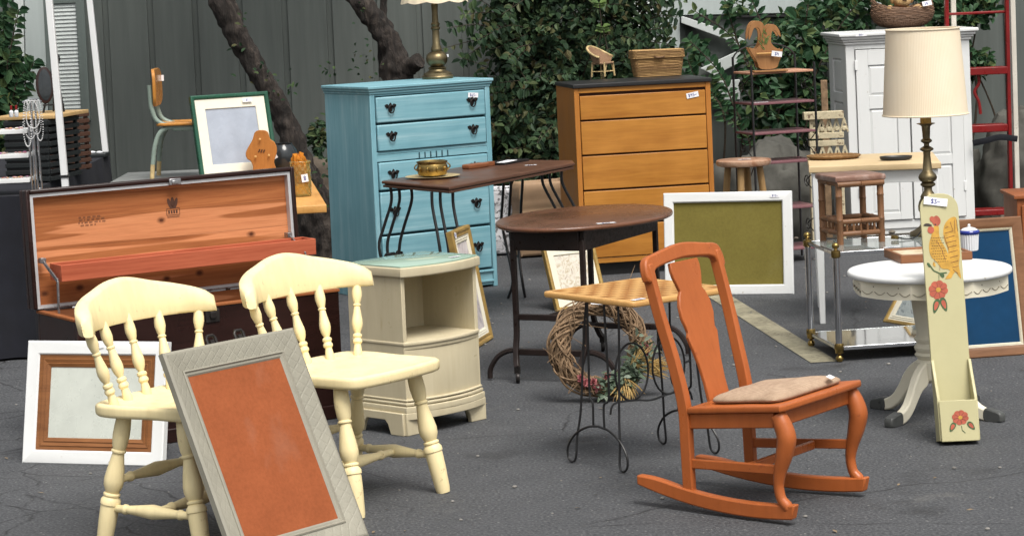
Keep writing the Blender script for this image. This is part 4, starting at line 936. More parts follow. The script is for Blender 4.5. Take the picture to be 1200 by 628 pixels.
t = leaning('bulletin_board', 'olive green board in a wide white frame leaning against the round stool', 'notice board', (1.079, 13.181), -.247, .117, .672, .532, .025, .052, [MT['white'], MT['olive']], None, [(0, .025), (0, 0), (.004, -.004), (.046, -.004), (.052, .004), (.052, .025)], 'board')
price_tag(t, Rx(-.117) @ T(.25, -.0055, .508), .05, .018, '$12-')
t = leaning('notice_board', 'deep blue board in a brown wooden frame behind the round white table', 'notice board', (1.985, 10.81), .171, .191, .40, .592, .03, .046, [MT['brown_frame'], MT['cream_mat'], MT['blue_board']], (.012, 0), [(0, .03), (0, 0), (.004, -.005), (.03, -.003), (.046, .006), (.046, .03)], 'board')
A, B_ = G(1025, 377), G(1074, 385.5); t = leaning('framed_picture', 'small gold framed grey picture on the ground under the butcher block table', 'picture', ((A.x+B_.x)/2+.03, (A.y+B_.y)/2, 0), math.atan2(B_.y-A.y, B_.x-A.x), .62, .30, .27, .02, .022, [MT['gold_frame'], MT['cream_mat'], MT['grey_art']], (.028, 0), None, 'print')
# ---------------------------------------------------------------- brown table with iron legs
MT['walnut'] = wood('worn_walnut', (.135, .062, .036), (.055, .022, .013), 'X', .8, .34, bmp=.1, coat=.1)
bt = thing('table', 'long dark brown table with curved black iron legs beside the blue dresser', 'table', (-.315, 12.007, 0), 1.063)
out = [(0, 0), (1.27, 0), (1.42, .09), (1.45, .43), (1.3, .54), (.28, .54)]
cx, cy = .72, .28
g = MB(); g.slab(out, .692, .704, .005); g.slab([(cx+(x-cx)*.985, cy+(y-cy)*.97) for x, y in out], .704, .709, .002); g.slab([(cx+(x-cx)*1.008, cy+(y-cy)*1.015) for x, y in out], .709, .724, .006); obj('tabletop', g, MT['walnut'], bt, sm=30)
for (x, y, ox, oy) in ((.09, .09, -.02, -.045), (.30, .45, -.035, .06), (1.22, .10, .07, -.065), (1.34, .40, .05, .05)):
    g = MB()
    for k, (dx, dy) in enumerate(((-.022, .045), (.0, .012), (.03, -.04))):
        g.tube(spline([(x+dx, y+dy, .692), (x+dx, y+dy, .62), (x+dx+ox*.6, y+dy+oy*.6, .50), (x+dx+ox, y+dy+oy, .40), (x+dx*.6+ox*.8, y+dy*.6+oy*.8, .25), (x+dx*.5, y+dy*.5, .10), (x+dx*.9+ox*.4, y+dy*.9+oy*.4, .006)], 5), .0075, 8)
    g.tube([(x-.03+ox*.9, y+oy*.9+.01, .36), (x+.03+ox*.9, y+oy*.9+.01, .36)], .012, 8)
    obj('leg', g, MT['black_metal'], bt)
price_tag(bt, T(1.12, .17, .7255) @ Rz(-.9) @ Rx(-PI/2), .06, .028, '$30')
p = G(507, 208, .725)
pot = thing('planter_pot', 'small embossed brass pot with ring handles on a round tray', 'pot', (p.x, p.y, .7335), .2)
g = MB(); g.lathe([(.05, 0), (.068, .004), (.072, .012), (.0735, .03), (.0735, .054), (.07, .06), (.076, .064), (.077, .072), (.071, .074), (.067, .06), (.066, .01), (.02, .006)], n=36)
for i in range(9):
    a = 2*PI*i/9; g.sph((.071*math.cos(a), .071*math.sin(a), .034), .019, n=8, sc=(.4, .8, .8), M=None)
obj('body', g, MT['brass'], pot)
for s in (-1, 1):
    g = MB(); g.tube([(s*(.075+.014*math.sin(PI*i/10)), -.005, .028+.032*i/10) for i in range(11)], .0035, 7); obj('handle', g, MT['brass'], pot)
g = MB(); g.lathe([(.02, 0), (.10, .002), (.135, .008), (.136, .0095), (.10, .0055), (.02, .004)], n=44)
MT['pale_brass'] = paint('pale_brass', (.62, .50, .27), sc=14, rough=.55, rvar=.1, metal=.6, amt=.75, bmp=.1)
solo(obj('tray', g, MT['pale_brass']), 'flat round brass tray beneath the small brass pot', 'tray', None, (p.x, p.y, .7245))
p = G(562, 196, .725); g = MB(); g.slab(sp2([(-.10, -.03), (.03, -.035), (.05, -.012), (.11, -.012), (.115, 0), (.11, .012), (.05, .012), (.03, .035), (-.10, .03), (-.115, 0)], 3), 0, .022, .006)
MT['redwood'] = wood('reddish_wood', (.26, .095, .04), (.14, .045, .018), 'X', 1, .4)
solo(obj('wooden_box', g, MT['redwood']), 'reddish brown wooden paddle beside the brass pot on the brown table', 'paddle', None, (p.x, p.y, .7245), .9).name = 'wooden_paddle'
p = G(594, 191, .725); bk2 = thing('tray', 'flat dark tray holding a white slip of paper on the brown table', 'tray', (p.x, p.y, .7245), 1.05)
g = MB(); g.slab(rrect(.26, .12, .015), 0, .007, .002); g.frame(.26, .12, .01, [(0, 0), (0, .012), (.008, .012), (.008, 0)], T(0, -.06, 0) @ Rx(-PI/2) @ T(0, -.012, 0)); obj('base', g, MT['black_metal'], bk2, sm=30)
g = MB(); g.box((0, 0, .0085), (.16, .055, .0015), Rz(.15)); obj('paper', g, MT['tag'], bk2, sm=0)
# ---------------------------------------------------------------- oval table
MT['dark_oval'] = wood('dark_brown_tabletop', (.17, .07, .034), (.075, .028, .014), 'X', .7, .27, bmp=.06, coat=.35)
MT['dark_paint'] = paint('dark_brown_metal', (.022, .014, .012), sc=20, rough=.4, amt=.6)
ov = thing('table', 'dark brown oval table on casters behind the checkerboard table', 'table', (.292, 11.0, 0), 1.11)
g = MB(); g.slab(ell(.505, .36, 80, 1.9), .641, .660, .009, n=5); obj('tabletop', g, MT['dark_oval'], ov)
LX, LY = .385, .16
g = MB()
for s in (-1, 1): g.b2(-LX, LX, s*LY-.011, s*LY+.011, .555, .6405); g.b2(s*LX-.011, s*LX+.011, -LY+.011, LY-.011, .555, .6405)
obj('apron', g, MT['dark_paint'], ov, bev=.002)
for sx in (-1, 1):
    for sy in (-1, 1):
        g = MB(); x, y = sx*LX, sy*LY
        g.tube(spline([(x, y, .60), (x, y, .4), (x, y, .22), (x+sx*.012, y, .15), (x+sx*.035, y-sy*.01, .09), (x+sx*.05, y-sy*.02, .065)], 5), [.015]*26, 4, sq=(1, 0, 0)); o = obj('leg', g, MT['dark_paint'], ov, sm=30, bev=.002)
        g = MB(); cc = (x+sx*.05, y-sy*.02); g.lathe([(.021, -.008), (.023, -.004), (.023, .004), (.021, .008)], T(cc[0], cc[1], .023) @ Rz(.5) @ Rx(PI/2), 16); g.b2(cc[0]-.008, cc[0]+.008, cc[1]-.011, cc[1]+.011, .04, .07); obj('caster', g, MT['dark_iron'], o)
        g = MB(); g.tube(spline([(x, y-sy*.02, .125), (x, y+sy*.03, .13), (x-sx*.0, y+sy*.09, .105), (x, y+sy*.13, .05), (x, y+sy*.135, .008)], 5), .012, 6); obj('foot', g, MT['dark_paint'], ov)
    g = MB(); g.b2(sx*LX-.012, sx*LX+.012, -LY+.012, LY-.012, .112, .138); g.b2(sx*LX-.010, sx*LX+.010, -LY+.012, LY-.012, .26, .285); obj('crossbar', g, MT['dark_paint'], ov, bev=.003)
g = MB(); g.b2(-LX+.013, LX-.013, -.016, .016, .255, .285); obj('stretcher', g, MT['dark_paint'], ov, bev=.003)
price_tag(ov, T(-.30, -.235, .6615) @ Rz(-.85) @ Rx(-PI/2), .08, .03, '$25')
# ---------------------------------------------------------------- checkerboard table
MT['pine'] = wood('light_board_edge', (.62, .36, .13), (.48, .25, .075), 'X', .8, .4)
MT['sq_light'] = wood('pale_square', (.60, .345, .12), (.50, .27, .085), 'X', .9, .4)
MT['sq_dark'] = wood('amber_square', (.38, .165, .036), (.29, .115, .024), 'Y', .9, .4)
w, d, h = .462, .49, .60
ck = thing('game_table', 'small table with a wooden checkerboard top and black wire legs', 'table', (.558, 8.729, 0), .66)
C0 = T(0, d/2, 0)
g = MB(C0); g.slab(rrect(w, d, .02), h-.021, h, .007); obj('tabletop', g, MT['pine'], ck, sm=30)
g = MB(C0); n = 10; bx, by = (w-.05)/n, (d-.05)/n
for i in range(n):
    for j in range(n):
        x, y = -w/2+.025+i*bx, -d/2+.025+j*by
        g.add([(x, y, h+.0006), (x+bx, y, h+.0006), (x+bx, y+by, h+.0006), (x, y+by, h+.0006)], [(0, 1, 2, 3)], None, (i+j) % 2)
obj('checkerboard', g, [MT['sq_light'], MT['sq_dark']], ck, sm=0)
for sx in (-1, 1):
    X = sx*.19; g = MB(C0)
    def foot(y, s): return [(X, y-s*.012, .20), (X+sx*.012, y+s*.0, .10), (X+sx*.02, y+s*.004, .022), (X+sx*.023, y+s*.025, .006), (X+sx*.022, y+s*.045, .022), (X+sx*.02, y+s*.043, .06)]
    for s in (-1, 1):
        a = [(X-sx*.03, s*.085, h-.022), (X-sx*.02, s*.095, .45)]+foot(s*.115, s)+[(X+sx*.016, s*.12, .105), (X+sx*.012, s*.06, .135), (X+sx*.012, 0, .145)]
        g.tube(spline(a, 6), .0042, 7)
        g.tube(spline([(X, s*.045, h-.022), (X-sx*.0, s*.05, .4), (X, s*.052, .25), (X+sx*.006, s*.03, .22), (X+sx*.008, s*.03, .14)], 5), .0042, 7)
    g.tube([(X, -.13, h-.024), (X, .13, h-.024)], .005, 7)
    obj('wire_leg', g, MT['black_metal'], ck)
g = MB(C0)
for sx in (-1, 1):
    q = [(sx*.085+.075*math.cos(t), -.055, .325+.10*math.sin(t)) for t in [2*PI*i/36 for i in range(36)]]; g.tube(q, .0038, 7, closed=True)
g.tube(spline([(-.19, -.055, .19), (-.17, -.055, .225), (-.08, -.055, .225), (0, -.055, .215), (.08, -.055, .225), (.17, -.055, .225), (.19, -.055, .19)], 5), .0038, 7)
g.tube([(-.16, -.055, .325), (-.19, -.055, .33)], .0038, 6); g.tube([(.16, -.055, .325), (.19, -.055, .33)], .0038, 6)
obj('scroll_brace', g, MT['black_metal'], ck)
price_tag(ck, T(-.185, .022, h+.0018) @ Rz(.1) @ Rx(-PI/2), .055, .025, '$20')
# ---------------------------------------------------------------- grapevine wreath
MT['vine_twig'] = paint('dry_grapevine', (.27, .175, .10), sc=30, rough=.8, amt=.4, bmp=.6)
wr = thing('wreath', 'grapevine wreath with dried flowers propped behind the checkerboard table', 'wreath', (.325, 10.16, 0), .35)
M = Rx(-.22) @ T(0, 0, .215); g = MB(M)
for k in range(70):
    ph = rnd.random()*2*PI; f = rnd.choice((2, 3, 3, 4))*rnd.choice((1, 1, -1)); rr = rnd.uniform(.006, .044); P = []; n = 64; a0 = rnd.random()*2*PI; ln = rnd.uniform(.55, 1.0)
    for i in range(n+1):
        a = a0+2*PI*ln*i/n; q = ph+f*a+.3*math.sin(3*a+k); P.append(((.165+rr*math.cos(q)+.010*math.sin(5*a+k*1.7))*math.cos(a)*1.05, rr*.9*math.sin(q), (.165+rr*math.cos(q))*math.sin(a)))
    g.tube(P, rnd.uniform(.0022, .0052), 5)
obj('twigs', g, MT['vine_twig'], wr)
g = MB(M)
for k in range(34):
    a = rad(rnd.uniform(0, 360)); b0 = V((.17*math.cos(a), -.02, .165*math.sin(a))); g.tube(spline([b0, b0+V((rnd.gauss(0, .03), -.02, rnd.gauss(0, .03))), b0+V((rnd.gauss(0, .06), -.035, rnd.gauss(0, .06)))], 4), .0013, 4)
obj('loose_twigs', g, MT['vine_twig'], wr)
MT['dusty_pink'] = leafmat('dusty_pink_petals', [(.33, .10, .11), (.45, .17, .17), (.28, .08, .09)], .8); MT['dusty_green'] = leafmat('dusty_green_leaves', [(.08, .12, .085), (.19, .24, .18), (.06, .10, .05), (.30, .35, .28)], .7)
MT['straw'] = leafmat('straw', [(.58, .42, .18), (.66, .52, .26), (.48, .33, .13)], .8)
fl = lambda a, r=.165: V((r*1.05*math.cos(rad(a)), -.035, r*math.sin(rad(a))))
g = MB(M)
for a, n in ((268, 40), (282, 60), (300, 60), (318, 60), (335, 55), (348, 40)):
    for i in range(n): leaf(g, fl(a+rnd.gauss(0, 8))+V((rnd.gauss(0, .022), rnd.gauss(-.005, .014), rnd.gauss(0, .022))), rdir(.1, .5), V((0, -.8, .5)), rnd.uniform(.022, .055), .018)
obj('greenery', g, MT['dusty_green'], wr, sm=0, recalc=False)
for a, r in ((228, .165), (236, .17), (246, .155), (252, .17), (352, .165), (345, .18), (338, .17), (270, .12), (290, .185)):
    g = MB(M); c = fl(a, r)+V((0, -.012, 0))
    for i in range(26): leaf(g, c, V((rnd.gauss(0, 1), -.6+rnd.gauss(0, .5), rnd.gauss(0, 1))), V((0, -1, .2)), rnd.uniform(.013, .024), .016)
    obj('flower', g, MT['dusty_pink'], wr, sm=0, recalc=False)
g = MB(M)
for c, dr_ in ((fl(292), (-.3, -.3, -.9)), (fl(296), (.2, -.3, -1)), (fl(325, .19), (1, -.2, .1)), (fl(330, .2), (.9, -.3, -.2)), (fl(325, .15), (.7, -.4, .4))):
    for i in range(46): leaf(g, c+V((rnd.gauss(0, .012), -.015, rnd.gauss(0, .012))), V(dr_)+V((rnd.gauss(0, .35), rnd.gauss(0, .2), rnd.gauss(0, .35))), V((0, -1, .3)), rnd.uniform(.04, .09), .006)
obj('straw_bow', g, MT['straw'], wr, sm=0, recalc=False)
price_tag(wr, M @ T(.0, -.055, .175) @ Ry(.12), .075, .022, '$5', .002)
# ---------------------------------------------------------------- orange rocking chair
MT['orange'] = paint('orange_paint', (.42, .112, .028), sc=5, brush=(45, 45, 4), rough=.4, amt=.84, wear=.04, wearc=(.25, .062, .02), bmp=.45)
rc = thing('rocking_chair', 'orange painted armless rocking chair with a tan seat cushion', 'rocking chair', (.911, 7.976, 0), .936)
wf, wb, dp, zf, zb = .52, .39, .375, .363, .325
seat = [(-wf/2, -.02), (-wf/2+.02, -.032), (0, -.036), (wf/2-.02, -.032), (wf/2, -.02), (wb/2+.012, dp-.03), (-wb/2-.012, dp-.03)]
SK = Matrix(((1, 0, 0, 0), (0, 1, 0, 0), (0, -(zf-zb)/dp, 1, 0), (0, 0, 0, 1)))
g = MB(SK); g.slab(seat, zf-.020, zf, .006); obj('seat', g, MT['orange'], rc, sm=30)
g = MB(SK)
for s in (-1, 1): g.bar((s*(wf/2-.03), .012, zf-.045), (s*(wb/2-.012), dp-.02, zf-.045), .022, .048)
g.b2(-wf/2+.04, wf/2-.04, -.004, .016, zf-.069, zf-.021); g.b2(-wb/2+.02, wb/2-.02, dp-.035, dp-.015, zf-.069, zf-.021)
obj('seat_rail', g, MT['orange'], rc, bev=.004)
# cabriole front legs, straight back legs running up into the posts
def runner_z(y): return .010+.27*(y-.13)**2*1.15
for s in (-1, 1):
    x = s*(wf/2-.032)
    P = spline([(x, .004, zf-.03), (x, -.012, zf-.06), (x, -.024, zf-.10), (x+s*.0, -.014, zf-.15), (x, .002, zf-.20), (x, .010, zf-.245), (x, .002, zf-.285), (x, -.016, zf-.305), (x, -.022, zf-.318)], 5)
    R0_ = [.024, .029, .031, .027, .0205, .0165, .016, .018, .015]; k = len(P); R_ = []
    for i in range(k):
        f = i/(k-1)*8; a = min(int(f), 7); R_.append(R0_[a]+(R0_[a+1]-R0_[a])*(f-a))
    g = MB(); g.tube(P, [r*1.0 for r in R_], 8, sq=(1, 0, 0)); lg = obj('front_leg', g, MT['orange'], rc, sm=60); bb = lg.modifiers.new('bevel', 'BEVEL'); bb.width = .007; bb.segments = 3; bb.angle_limit = rad(60)
    x = s*(wb/2-.006); xt = s*.203
    P = spline([(x, dp-.015, .045), (x, dp-.012, .2), (x, dp-.008, zb), (x+s*.004, dp+.022, .46), (xt, dp+.066, .62), (xt, dp+.105, .765)], 6)
    g = MB(); g.tube(P, [(.018+.004*math.sin(PI*min(1, i/(len(P)-1)*1.3)), .026) for i in range(len(P))], 4, sq=(1, 0, 0)); o = obj('back_post', g, MT['orange'], rc, sm=30, bev=.004)
    # runner
    xs, xe = s*(wf/2-.032), s*(wb/2-.004)
    n = 40; top = []; bot = []; vs = []; fs = []
    for i in range(n+1):
        y = -.04+(.56+.04)*i/n; f = (y+.05)/(dp+.05); X = xs+(xe-xs)*f; z = runner_z(y); H = .046*(1-.35*max(0, (i/n-.8)/.2)**2)
        for dx, zz in ((-.0165, z), (.0165, z), (.0165, z+H), (-.0165, z+H)): vs.append((X+dx, y-(zz-z)*.25*(1 if i < 4 else 0), zz))
    for i in range(n):
        for j in range(4): fs.append((i*4+j, i*4+(j+1) % 4, (i+1)*4+(j+1) % 4, (i+1)*4+j))
    fs += [(3, 2, 1, 0), tuple(n*4+j for j in range(4))]
    g = MB(); g.add(vs, fs); obj('rocker', g, MT['orange'], rc, sm=25, bev=.005)
    g = MB(); g.bar((s*(wf/2-.034), .005, .165), (s*(wb/2-.008), dp-.02, .150), .016, .030); obj('stretcher', g, MT['orange'], rc, bev=.004)
g = MB(); g.bar((-wf/2+.06, .13, .158), (wf/2-.06, .13, .158), .016, .028); obj('stretcher', g, MT['orange'], rc, bev=.004)
kb = math.atan2(.105-.022, .765-.46)
BM = T(0, dp+.022-.014, .46) @ Rx(-kb)            # back plane, z up the back
g = MB(BM)
tp = sp2([(-.232, .27), (-.228, .318), (-.205, .342), (-.15, .350), (-.06, .362), (0, .366), (.06, .362), (.15, .350), (.205, .342), (.228, .318), (.232, .27), (.20, .262), (.185, .292), (.15, .305), (.06, .314), (0, .317), (-.06, .314), (-.15, .305), (-.185, .292), (-.20, .262)], 3)
g.prism(tp, .028, T(0, -.001, 0)); obj('top_rail', g, MT['orange'], rc, bev=.006)
sp = [(.062, -.145), (.060, -.08), (.066, -.02), (.078, .03), (.088, .07), (.080, .085), (.084, .10), (.094, .13), (.092, .17), (.078, .20), (.064, .215), (.072, .235), (.082, .26), (.086, .285), (.082, .309)]
g = MB(BM); g.prism([(x, z) for x, z in sp]+[(-x, z) for x, z in reversed(sp)], .013, T(0, .004, 0)); obj('splat', g, MT['orange'], rc, bev=.003)
MT['cushion'] = fabric('tan_ticking', (.47, .345, .245), (.31, .215, .145), 700, bmp=.7, sc=20)
g = MB(SK); cs = [(x*.80, .155+(y-.155)*.80) for x, y in sp2([(-wf/2+.02, -.02), (0, -.03), (wf/2-.02, -.02), (wf/2-.02, .1), (wb/2, dp-.06), (0, dp-.05), (-wb/2, dp-.06), (-wf/2+.02, .1)], 5)]
ccx = sum(p[0] for p in cs)/len(cs); ccy = sum(p[1] for p in cs)/len(cs); rows = []
for q, zz in [(.90, 0), (.97, .004), (1, .011), (.985, .018), (.95, .024), (.88, .031), (.76, .038), (.6, .043), (.4, .046), (.2, .047), (.02, .0475)]:
    rows.append([(ccx+(x-ccx)*q, ccy+(y-ccy)*q, zf+.001+zz*.8+.0026*noise.noise(V((x*16*q, y*16*q, 2)))*(1 if zz > .015 else 0)) for x, y in cs])
nn_ = len(cs); g.add([p for row in rows for p in row], [(a*nn_+b, a*nn_+(b+1) % nn_, (a+1)*nn_+(b+1) % nn_, (a+1)*nn_+b) for a in range(len(rows)-1) for b in range(nn_)]+[tuple(range(nn_-1, -1, -1)), tuple((len(rows)-1)*nn_+b for b in range(nn_))])
cu = solo(obj('cushion', g, MT['cushion'], sm=80), 'tan woven seat cushion on the orange rocking chair', 'cushion', None, (.911, 7.976, 0), .936)
g = MB(SK); g.box((.10, .0, zf+.034), (.045, .02, .001), T(.1, 0, zf+.034) @ Rz(.25) @ Rx(.5) @ T(-.1, 0, -zf-.034)); obj('care_tag', g, MT['tag'], cu, sm=0)
rc.scale = (1, 1, 1.022); cu.scale = (1, 1, 1.022)
# ---------------------------------------------------------------- round stool
MT['log'] = wood('peeled_log', (.42, .27, .12), (.24, .135, .05), 'Z', .7, .5); MT['stool_top'] = artwork('scuffed_red_seat', [(.16, .06, .035), (.30, .15, .085), (.42, .27, .18), (.20, .05, .03)], 11)
p = at(868, 187, 13.62); zt = p.z
st = thing('stool', 'rustic round stool with a scuffed red seat between the orange dresser and the wire stand', 'stool', (p.x+.015, 13.62, 0), .5)
g = MB(); g.lathe([(.12, zt-.035), (.142, zt-.03), (.148, zt-.018), (.146, zt-.004), (.14, zt), (.02, zt+.001)], n=36); obj('seat', g, [MT['stool_top']], st)
for k in range(4):
    a = PI/4+k*PI/2; g = MB(); g.turn([(.018, 0), (.02, .5), (.017, 1)], (.085*math.cos(a), .085*math.sin(a), zt-.034), (.15*math.cos(a), .15*math.sin(a), 0), 12); obj('leg', g, MT['log'], st)
for k in range(4):
    a, b = PI/4+k*PI/2, PI/4+(k+1)*PI/2; z = .2+.05*(k % 2); r = .15-.065*z/zt; g = MB(); g.turn([(.01, 0), (.012, .5), (.01, 1)], (r*math.cos(a), r*math.sin(a), z), (r*math.cos(b), r*math.sin(b), z), 10); obj('stretcher', g, MT['log'], st)
price_tag(st, T(-.02, -.04, zt+.0025) @ Rz(-.4) @ Rx(-PI/2), .07, .025, '$10')
# ---------------------------------------------------------------- wire shelf stand with goose planter
MT['mauve'] = paint('mauve_shelf', (.19, .085, .095), sc=7, rough=.4, amt=.8); MT['peach'] = paint('faded_shelf', (.52, .27, .17), sc=7, rough=.45, amt=.8)
ex = at(889, 305, 14.4).x
et = thing('shelf_stand', 'black wire shelf stand with six mauve shelves holding a wooden goose planter', 'shelf stand', (ex, 14.4, 0), .30)
W_, D_ = .385, .27
for x in (0, W_):
    for y in (0, D_):
        g = MB(); hgt = 1.13 if y == 0 else 1.17
        g.tube([(x, y, 0), (x, y, hgt)], .0068, 8); obj('post', g, MT['black_metal'], et)
for i, z in enumerate((1.087, .914, .745, .577, .315, .08)):
    g = MB(); g.slab([(.0, .0), (W_, 0), (W_, D_), (0, D_)], z-.012, z, .003); obj('shelf', g, MT['peach' if i == 0 else 'mauve'], et)
g = MB(); g.tube([(W_/2-W_/2*math.cos(PI*i/16), D_, 1.15+.09*math.sin(PI*i/16)) for i in range(17)], .005, 7); g.tube([(W_*.5+.06*math.cos(t), D_, 1.12+.05*math.sin(t)) for t in [2*PI*i/20 for i in range(20)]], .0035, 6, closed=True)
obj('back_arch', g, MT['black_metal'], et)
for x in (0, W_):
    for z0, z1 in ((.09, .30), (.325, .56), (.59, .73), (.93, 1.075)):
        g = MB(); g.tube(spline([(x, .01, z0), (x, D_*.3, z0+(z1-z0)*.3), (x, D_*.62, (z0+z1)/2), (x, D_*.3, z0+(z1-z0)*.7), (x, .01, z1)], 6), .003, 6)
        g.tube([(x, D_*.60+.03*math.cos(t), (z0+z1)/2+.03*math.sin(t)) for t in [2*PI*i/14 for i in range(14)]], .003, 6, closed=True)
        obj('side_scroll', g, MT['black_metal'], et)
g = MB(); g.box((.07, .06, .915), (.1, .012, .0015), Rz(.0)); obj('price_strip', g, MT['tag'], et, sm=0)
MT['goose'] = wood('stained_pine', (.38, .19, .075), (.25, .11, .038), 'Z', .8, .45); MT['goose_green'] = simple('faded_green_paint', (.16, .24, .07), .6, var=.5, sc=60)
gs = thing('planter', 'wooden planter of two goose shapes on top of the wire shelf stand', 'planter', (ex+.085, 14.46, 1.0875), .12)
go = sp2([(-.035, .012), (-.055, .06), (-.085, .12), (-.098, .155), (-.06, .145), (-.035, .175), (-.028, .23), (-.032, .265), (-.05, .285), (-.068, .275), (-.082, .235), (-.096, .205), (-.098, .24), (-.09, .285), (-.072, .318), (-.045, .328), (-.018, .315), (-.004, .285), (0, .25), (.004, .275), (.022, .298), (.048, .300), (.068, .282), (.082, .25), (.086, .218), (.076, .225), (.066, .245), (.05, .262), (.036, .25), (.03, .21), (.03, .18), (.05, .15), (.085, .132), (.095, .14), (.088, .10), (.07, .05), (.05, .012)], 3)
for y in (-.045, .03):
    g = MB(); g.prism([(x*1.0, z*.86+.008) for x, z in go], .014, T(0, y, 0)); o = obj('goose_panel', g, MT['goose'], gs, bev=.003)
g = MB(); g.slab(rrect(.20, .115, .01), 0, .0095, .002, M=T(.02, 0, 0)); obj('base', g, MT['goose'], gs)
g = MB(); g.b2(-.055, .05, -.030, .029, .06, .07); g.tube([(-.06, -.058, .105), (.045, -.058, .105)], .005, 8); obj('dowel', g, MT['pine'], gs)
g = MB()
for i in range(14): leaf(g, V((rnd.gauss(0, .008), -.0465, .165+rnd.gauss(0, .02))), V((rnd.gauss(0, .6), -.02, .8)), V((0, -1, 0)), .045, .008)
obj('painted_grass', g, MT['goose_green'], gs, sm=0, recalc=False)
price_tag(gs, T(.055, -.066, .10) @ Ry(.15), .06, .03, '$4')
# ---------------------------------------------------------------- cream fretwork piece behind
MT['cream_iron'] = paint('chipped_cream_paint', (.62, .54, .36), sc=22, rough=.6, amt=.6, wear=.12, wearc=(.13, .08, .05))
a, b_ = at(943, 182, 15.2), at(990, 182, 15.2); fz = lambda v: at(960, v, 15.2).z
fr = thing('fretwork_rack', 'chipped cream fretwork rack between the wire stand and the white cabinet', 'rack', (a.x, 15.2, 0), .05); LN = b_.x-a.x
g = MB()
for v0, v1, e in ((140, 131, 0), (163, 156, .03), (172, 165, .03)): g.b2(e, LN, -.03 if e == 0 else -.01, .03, fz(v0), fz(v1))
obj('rail', g, MT['cream_iron'], fr, bev=.003)
for (v0, v1) in ((156, 140), (188, 172)):
    g = MB(); z0, z1 = fz(v0), fz(v1); n = 5
    for i in range(n):
        x0 = .04+i*.045; g.bar((x0, 0, z0), (x0+.022, 0, z1), .008, .012); g.bar((x0+.022, .001, z1), (x0+.045, .001, z0), .008, .012)
        g.lathe([(.010, -.006), (.016, 0), (.010, .006)], T(x0+.022, -.003, z0+.02) @ Rx(PI/2), 10)
    g.b2(.035, .052, -.008, .008, z0, z1)
    obj('fretwork', g, MT['cream_iron'], fr)
for x in (.045, LN-.03):
    g = MB(); g.b2(x-.02, x+.02, -.02, .02, 0, fz(190)); obj('leg', g, MT['cream_iron'], fr, bev=.003)
g = MB(); g.b2(.03, LN, -.012, .02, fz(196), fz(189)); obj('shelf', g, MT['cream_iron'], fr, bev=.003)
p0, p1 = at(967, 140, 15.6), at(966, 94, 15.6)
g = MB(); g.b2(-.02, .02, -.01, .01, 0, p1.z); solo(obj('stake', g, MT['vine_twig'], bev=.004), 'tan wooden stake standing in front of the vine by the white cabinet', 'stake', None, (p0.x, 15.6, 0))
# ---------------------------------------------------------------- red step ladder
MT['red'] = paint('red_enamel', (.21, .010, .010), sc=8, rough=.34, amt=.72, wear=.06, wearc=(.10, .03, .025)); MT['ladder_white'] = paint('cream_rail_paint', (.66, .63, .55), sc=9, rough=.5, amt=.85, wear=.06, wearc=(.2, .14, .09))
YL = 15.75
la = thing('step_ladder', 'red step ladder with cream rear rails standing right of the white cabinet', 'ladder', (at(1150, 200, YL).x, YL, 0)); o = la.location
def lp_(u, v, dy=0): p = at(u, v, YL+dy); return V((p.x-o.x, dy, p.z))
def rail_(u0, u1, dy, w_, d_, mt, nm):
    a, b = lp_(u0, 0, dy), lp_(u1, 255, dy); dv = (a-b)/(a.z-b.z); bot = b-dv*b.z; top = a+dv*.45
    g = MB(); g.bar(bot, top, w_, d_); obj(nm, g, MT[mt], la, bev=.003)
rail_(1179.5, 1185, 0, .05, .022, 'red', 'rail'); rail_(1109, 1113, 0, .05, .022, 'red', 'rail')
rail_(1186.5, 1193, .07, .026, .03, 'ladder_white', 'rear_rail'); rail_(1117, 1123, .07, .026, .03, 'ladder_white', 'rear_rail')
for v, thk, dpt in ((82, .045, .11), (149, .045, .13), (247, .035, .14)):
    a, b = lp_(1114, v+3), lp_(1181, v); zc = b.z
    g = MB(); g.b2(a.x+.012, b.x-.012 if v != 247 else b.x-.008, -.03-dpt*.3, dpt*.6, zc-thk/2, zc+thk/2); obj('tread', g, MT['red'], la, bev=.004)
a, b = lp_(1112, 17), lp_(1180, 14); g = MB(); g.tube([(a.x, 0, b.z), (b.x, 0, b.z)], .009, 8); obj('rung', g, MT['red'], la)
g = MB(); g.tube(spline([lp_(1146, 86, -.02), lp_(1147, 98, -.02), lp_(1142, 108, -.02), lp_(1147, 120, -.02), lp_(1149, 134, -.02)], 6), .010, 8); obj('handle', g, MT['red'], la)
MT['black_cloth'] = fabric('black_cloth', (.020, .021, .026), (.012, .013, .016), 1500, bmp=.3)
g = MB(); P = [lp_(1140, 168, -.12), lp_(1155, 165, -.135), lp_(1172, 161, -.135), lp_(1192, 163, -.11)]
P = spline(P, 6); g.tube(P, [(.007, .020)]*len(P), 8, sq=(0, 1, 0)); obj_ = obj('strap', g, MT['black_cloth']); solo(obj_, 'wide dark grey strap tied across the red step ladder', 'strap', None, tuple(o))
MT['cab_brown'] = wood('red_brown_wood', (.34, .11, .04), (.20, .06, .02), 'Z', .8, .35)
p = at(1188, 229, 12.3); bc = thing('side_cabinet', 'reddish brown wooden cabinet at the far right behind the blue board', 'cabinet', (p.x+.235, 12.3, 0), .0)
zc = p.z; g = MB(); g.b2(-.22, .22, .004, .34, .06, zc-.02); obj('carcass', g, MT['cab_brown'], bc, bev=.003); g = MB(); g.slab([(-.235, -.01), (.235, -.01), (.235, .35), (-.235, .35)], zc-.02, zc, .005); obj('top', g, MT['cab_brown'], bc)
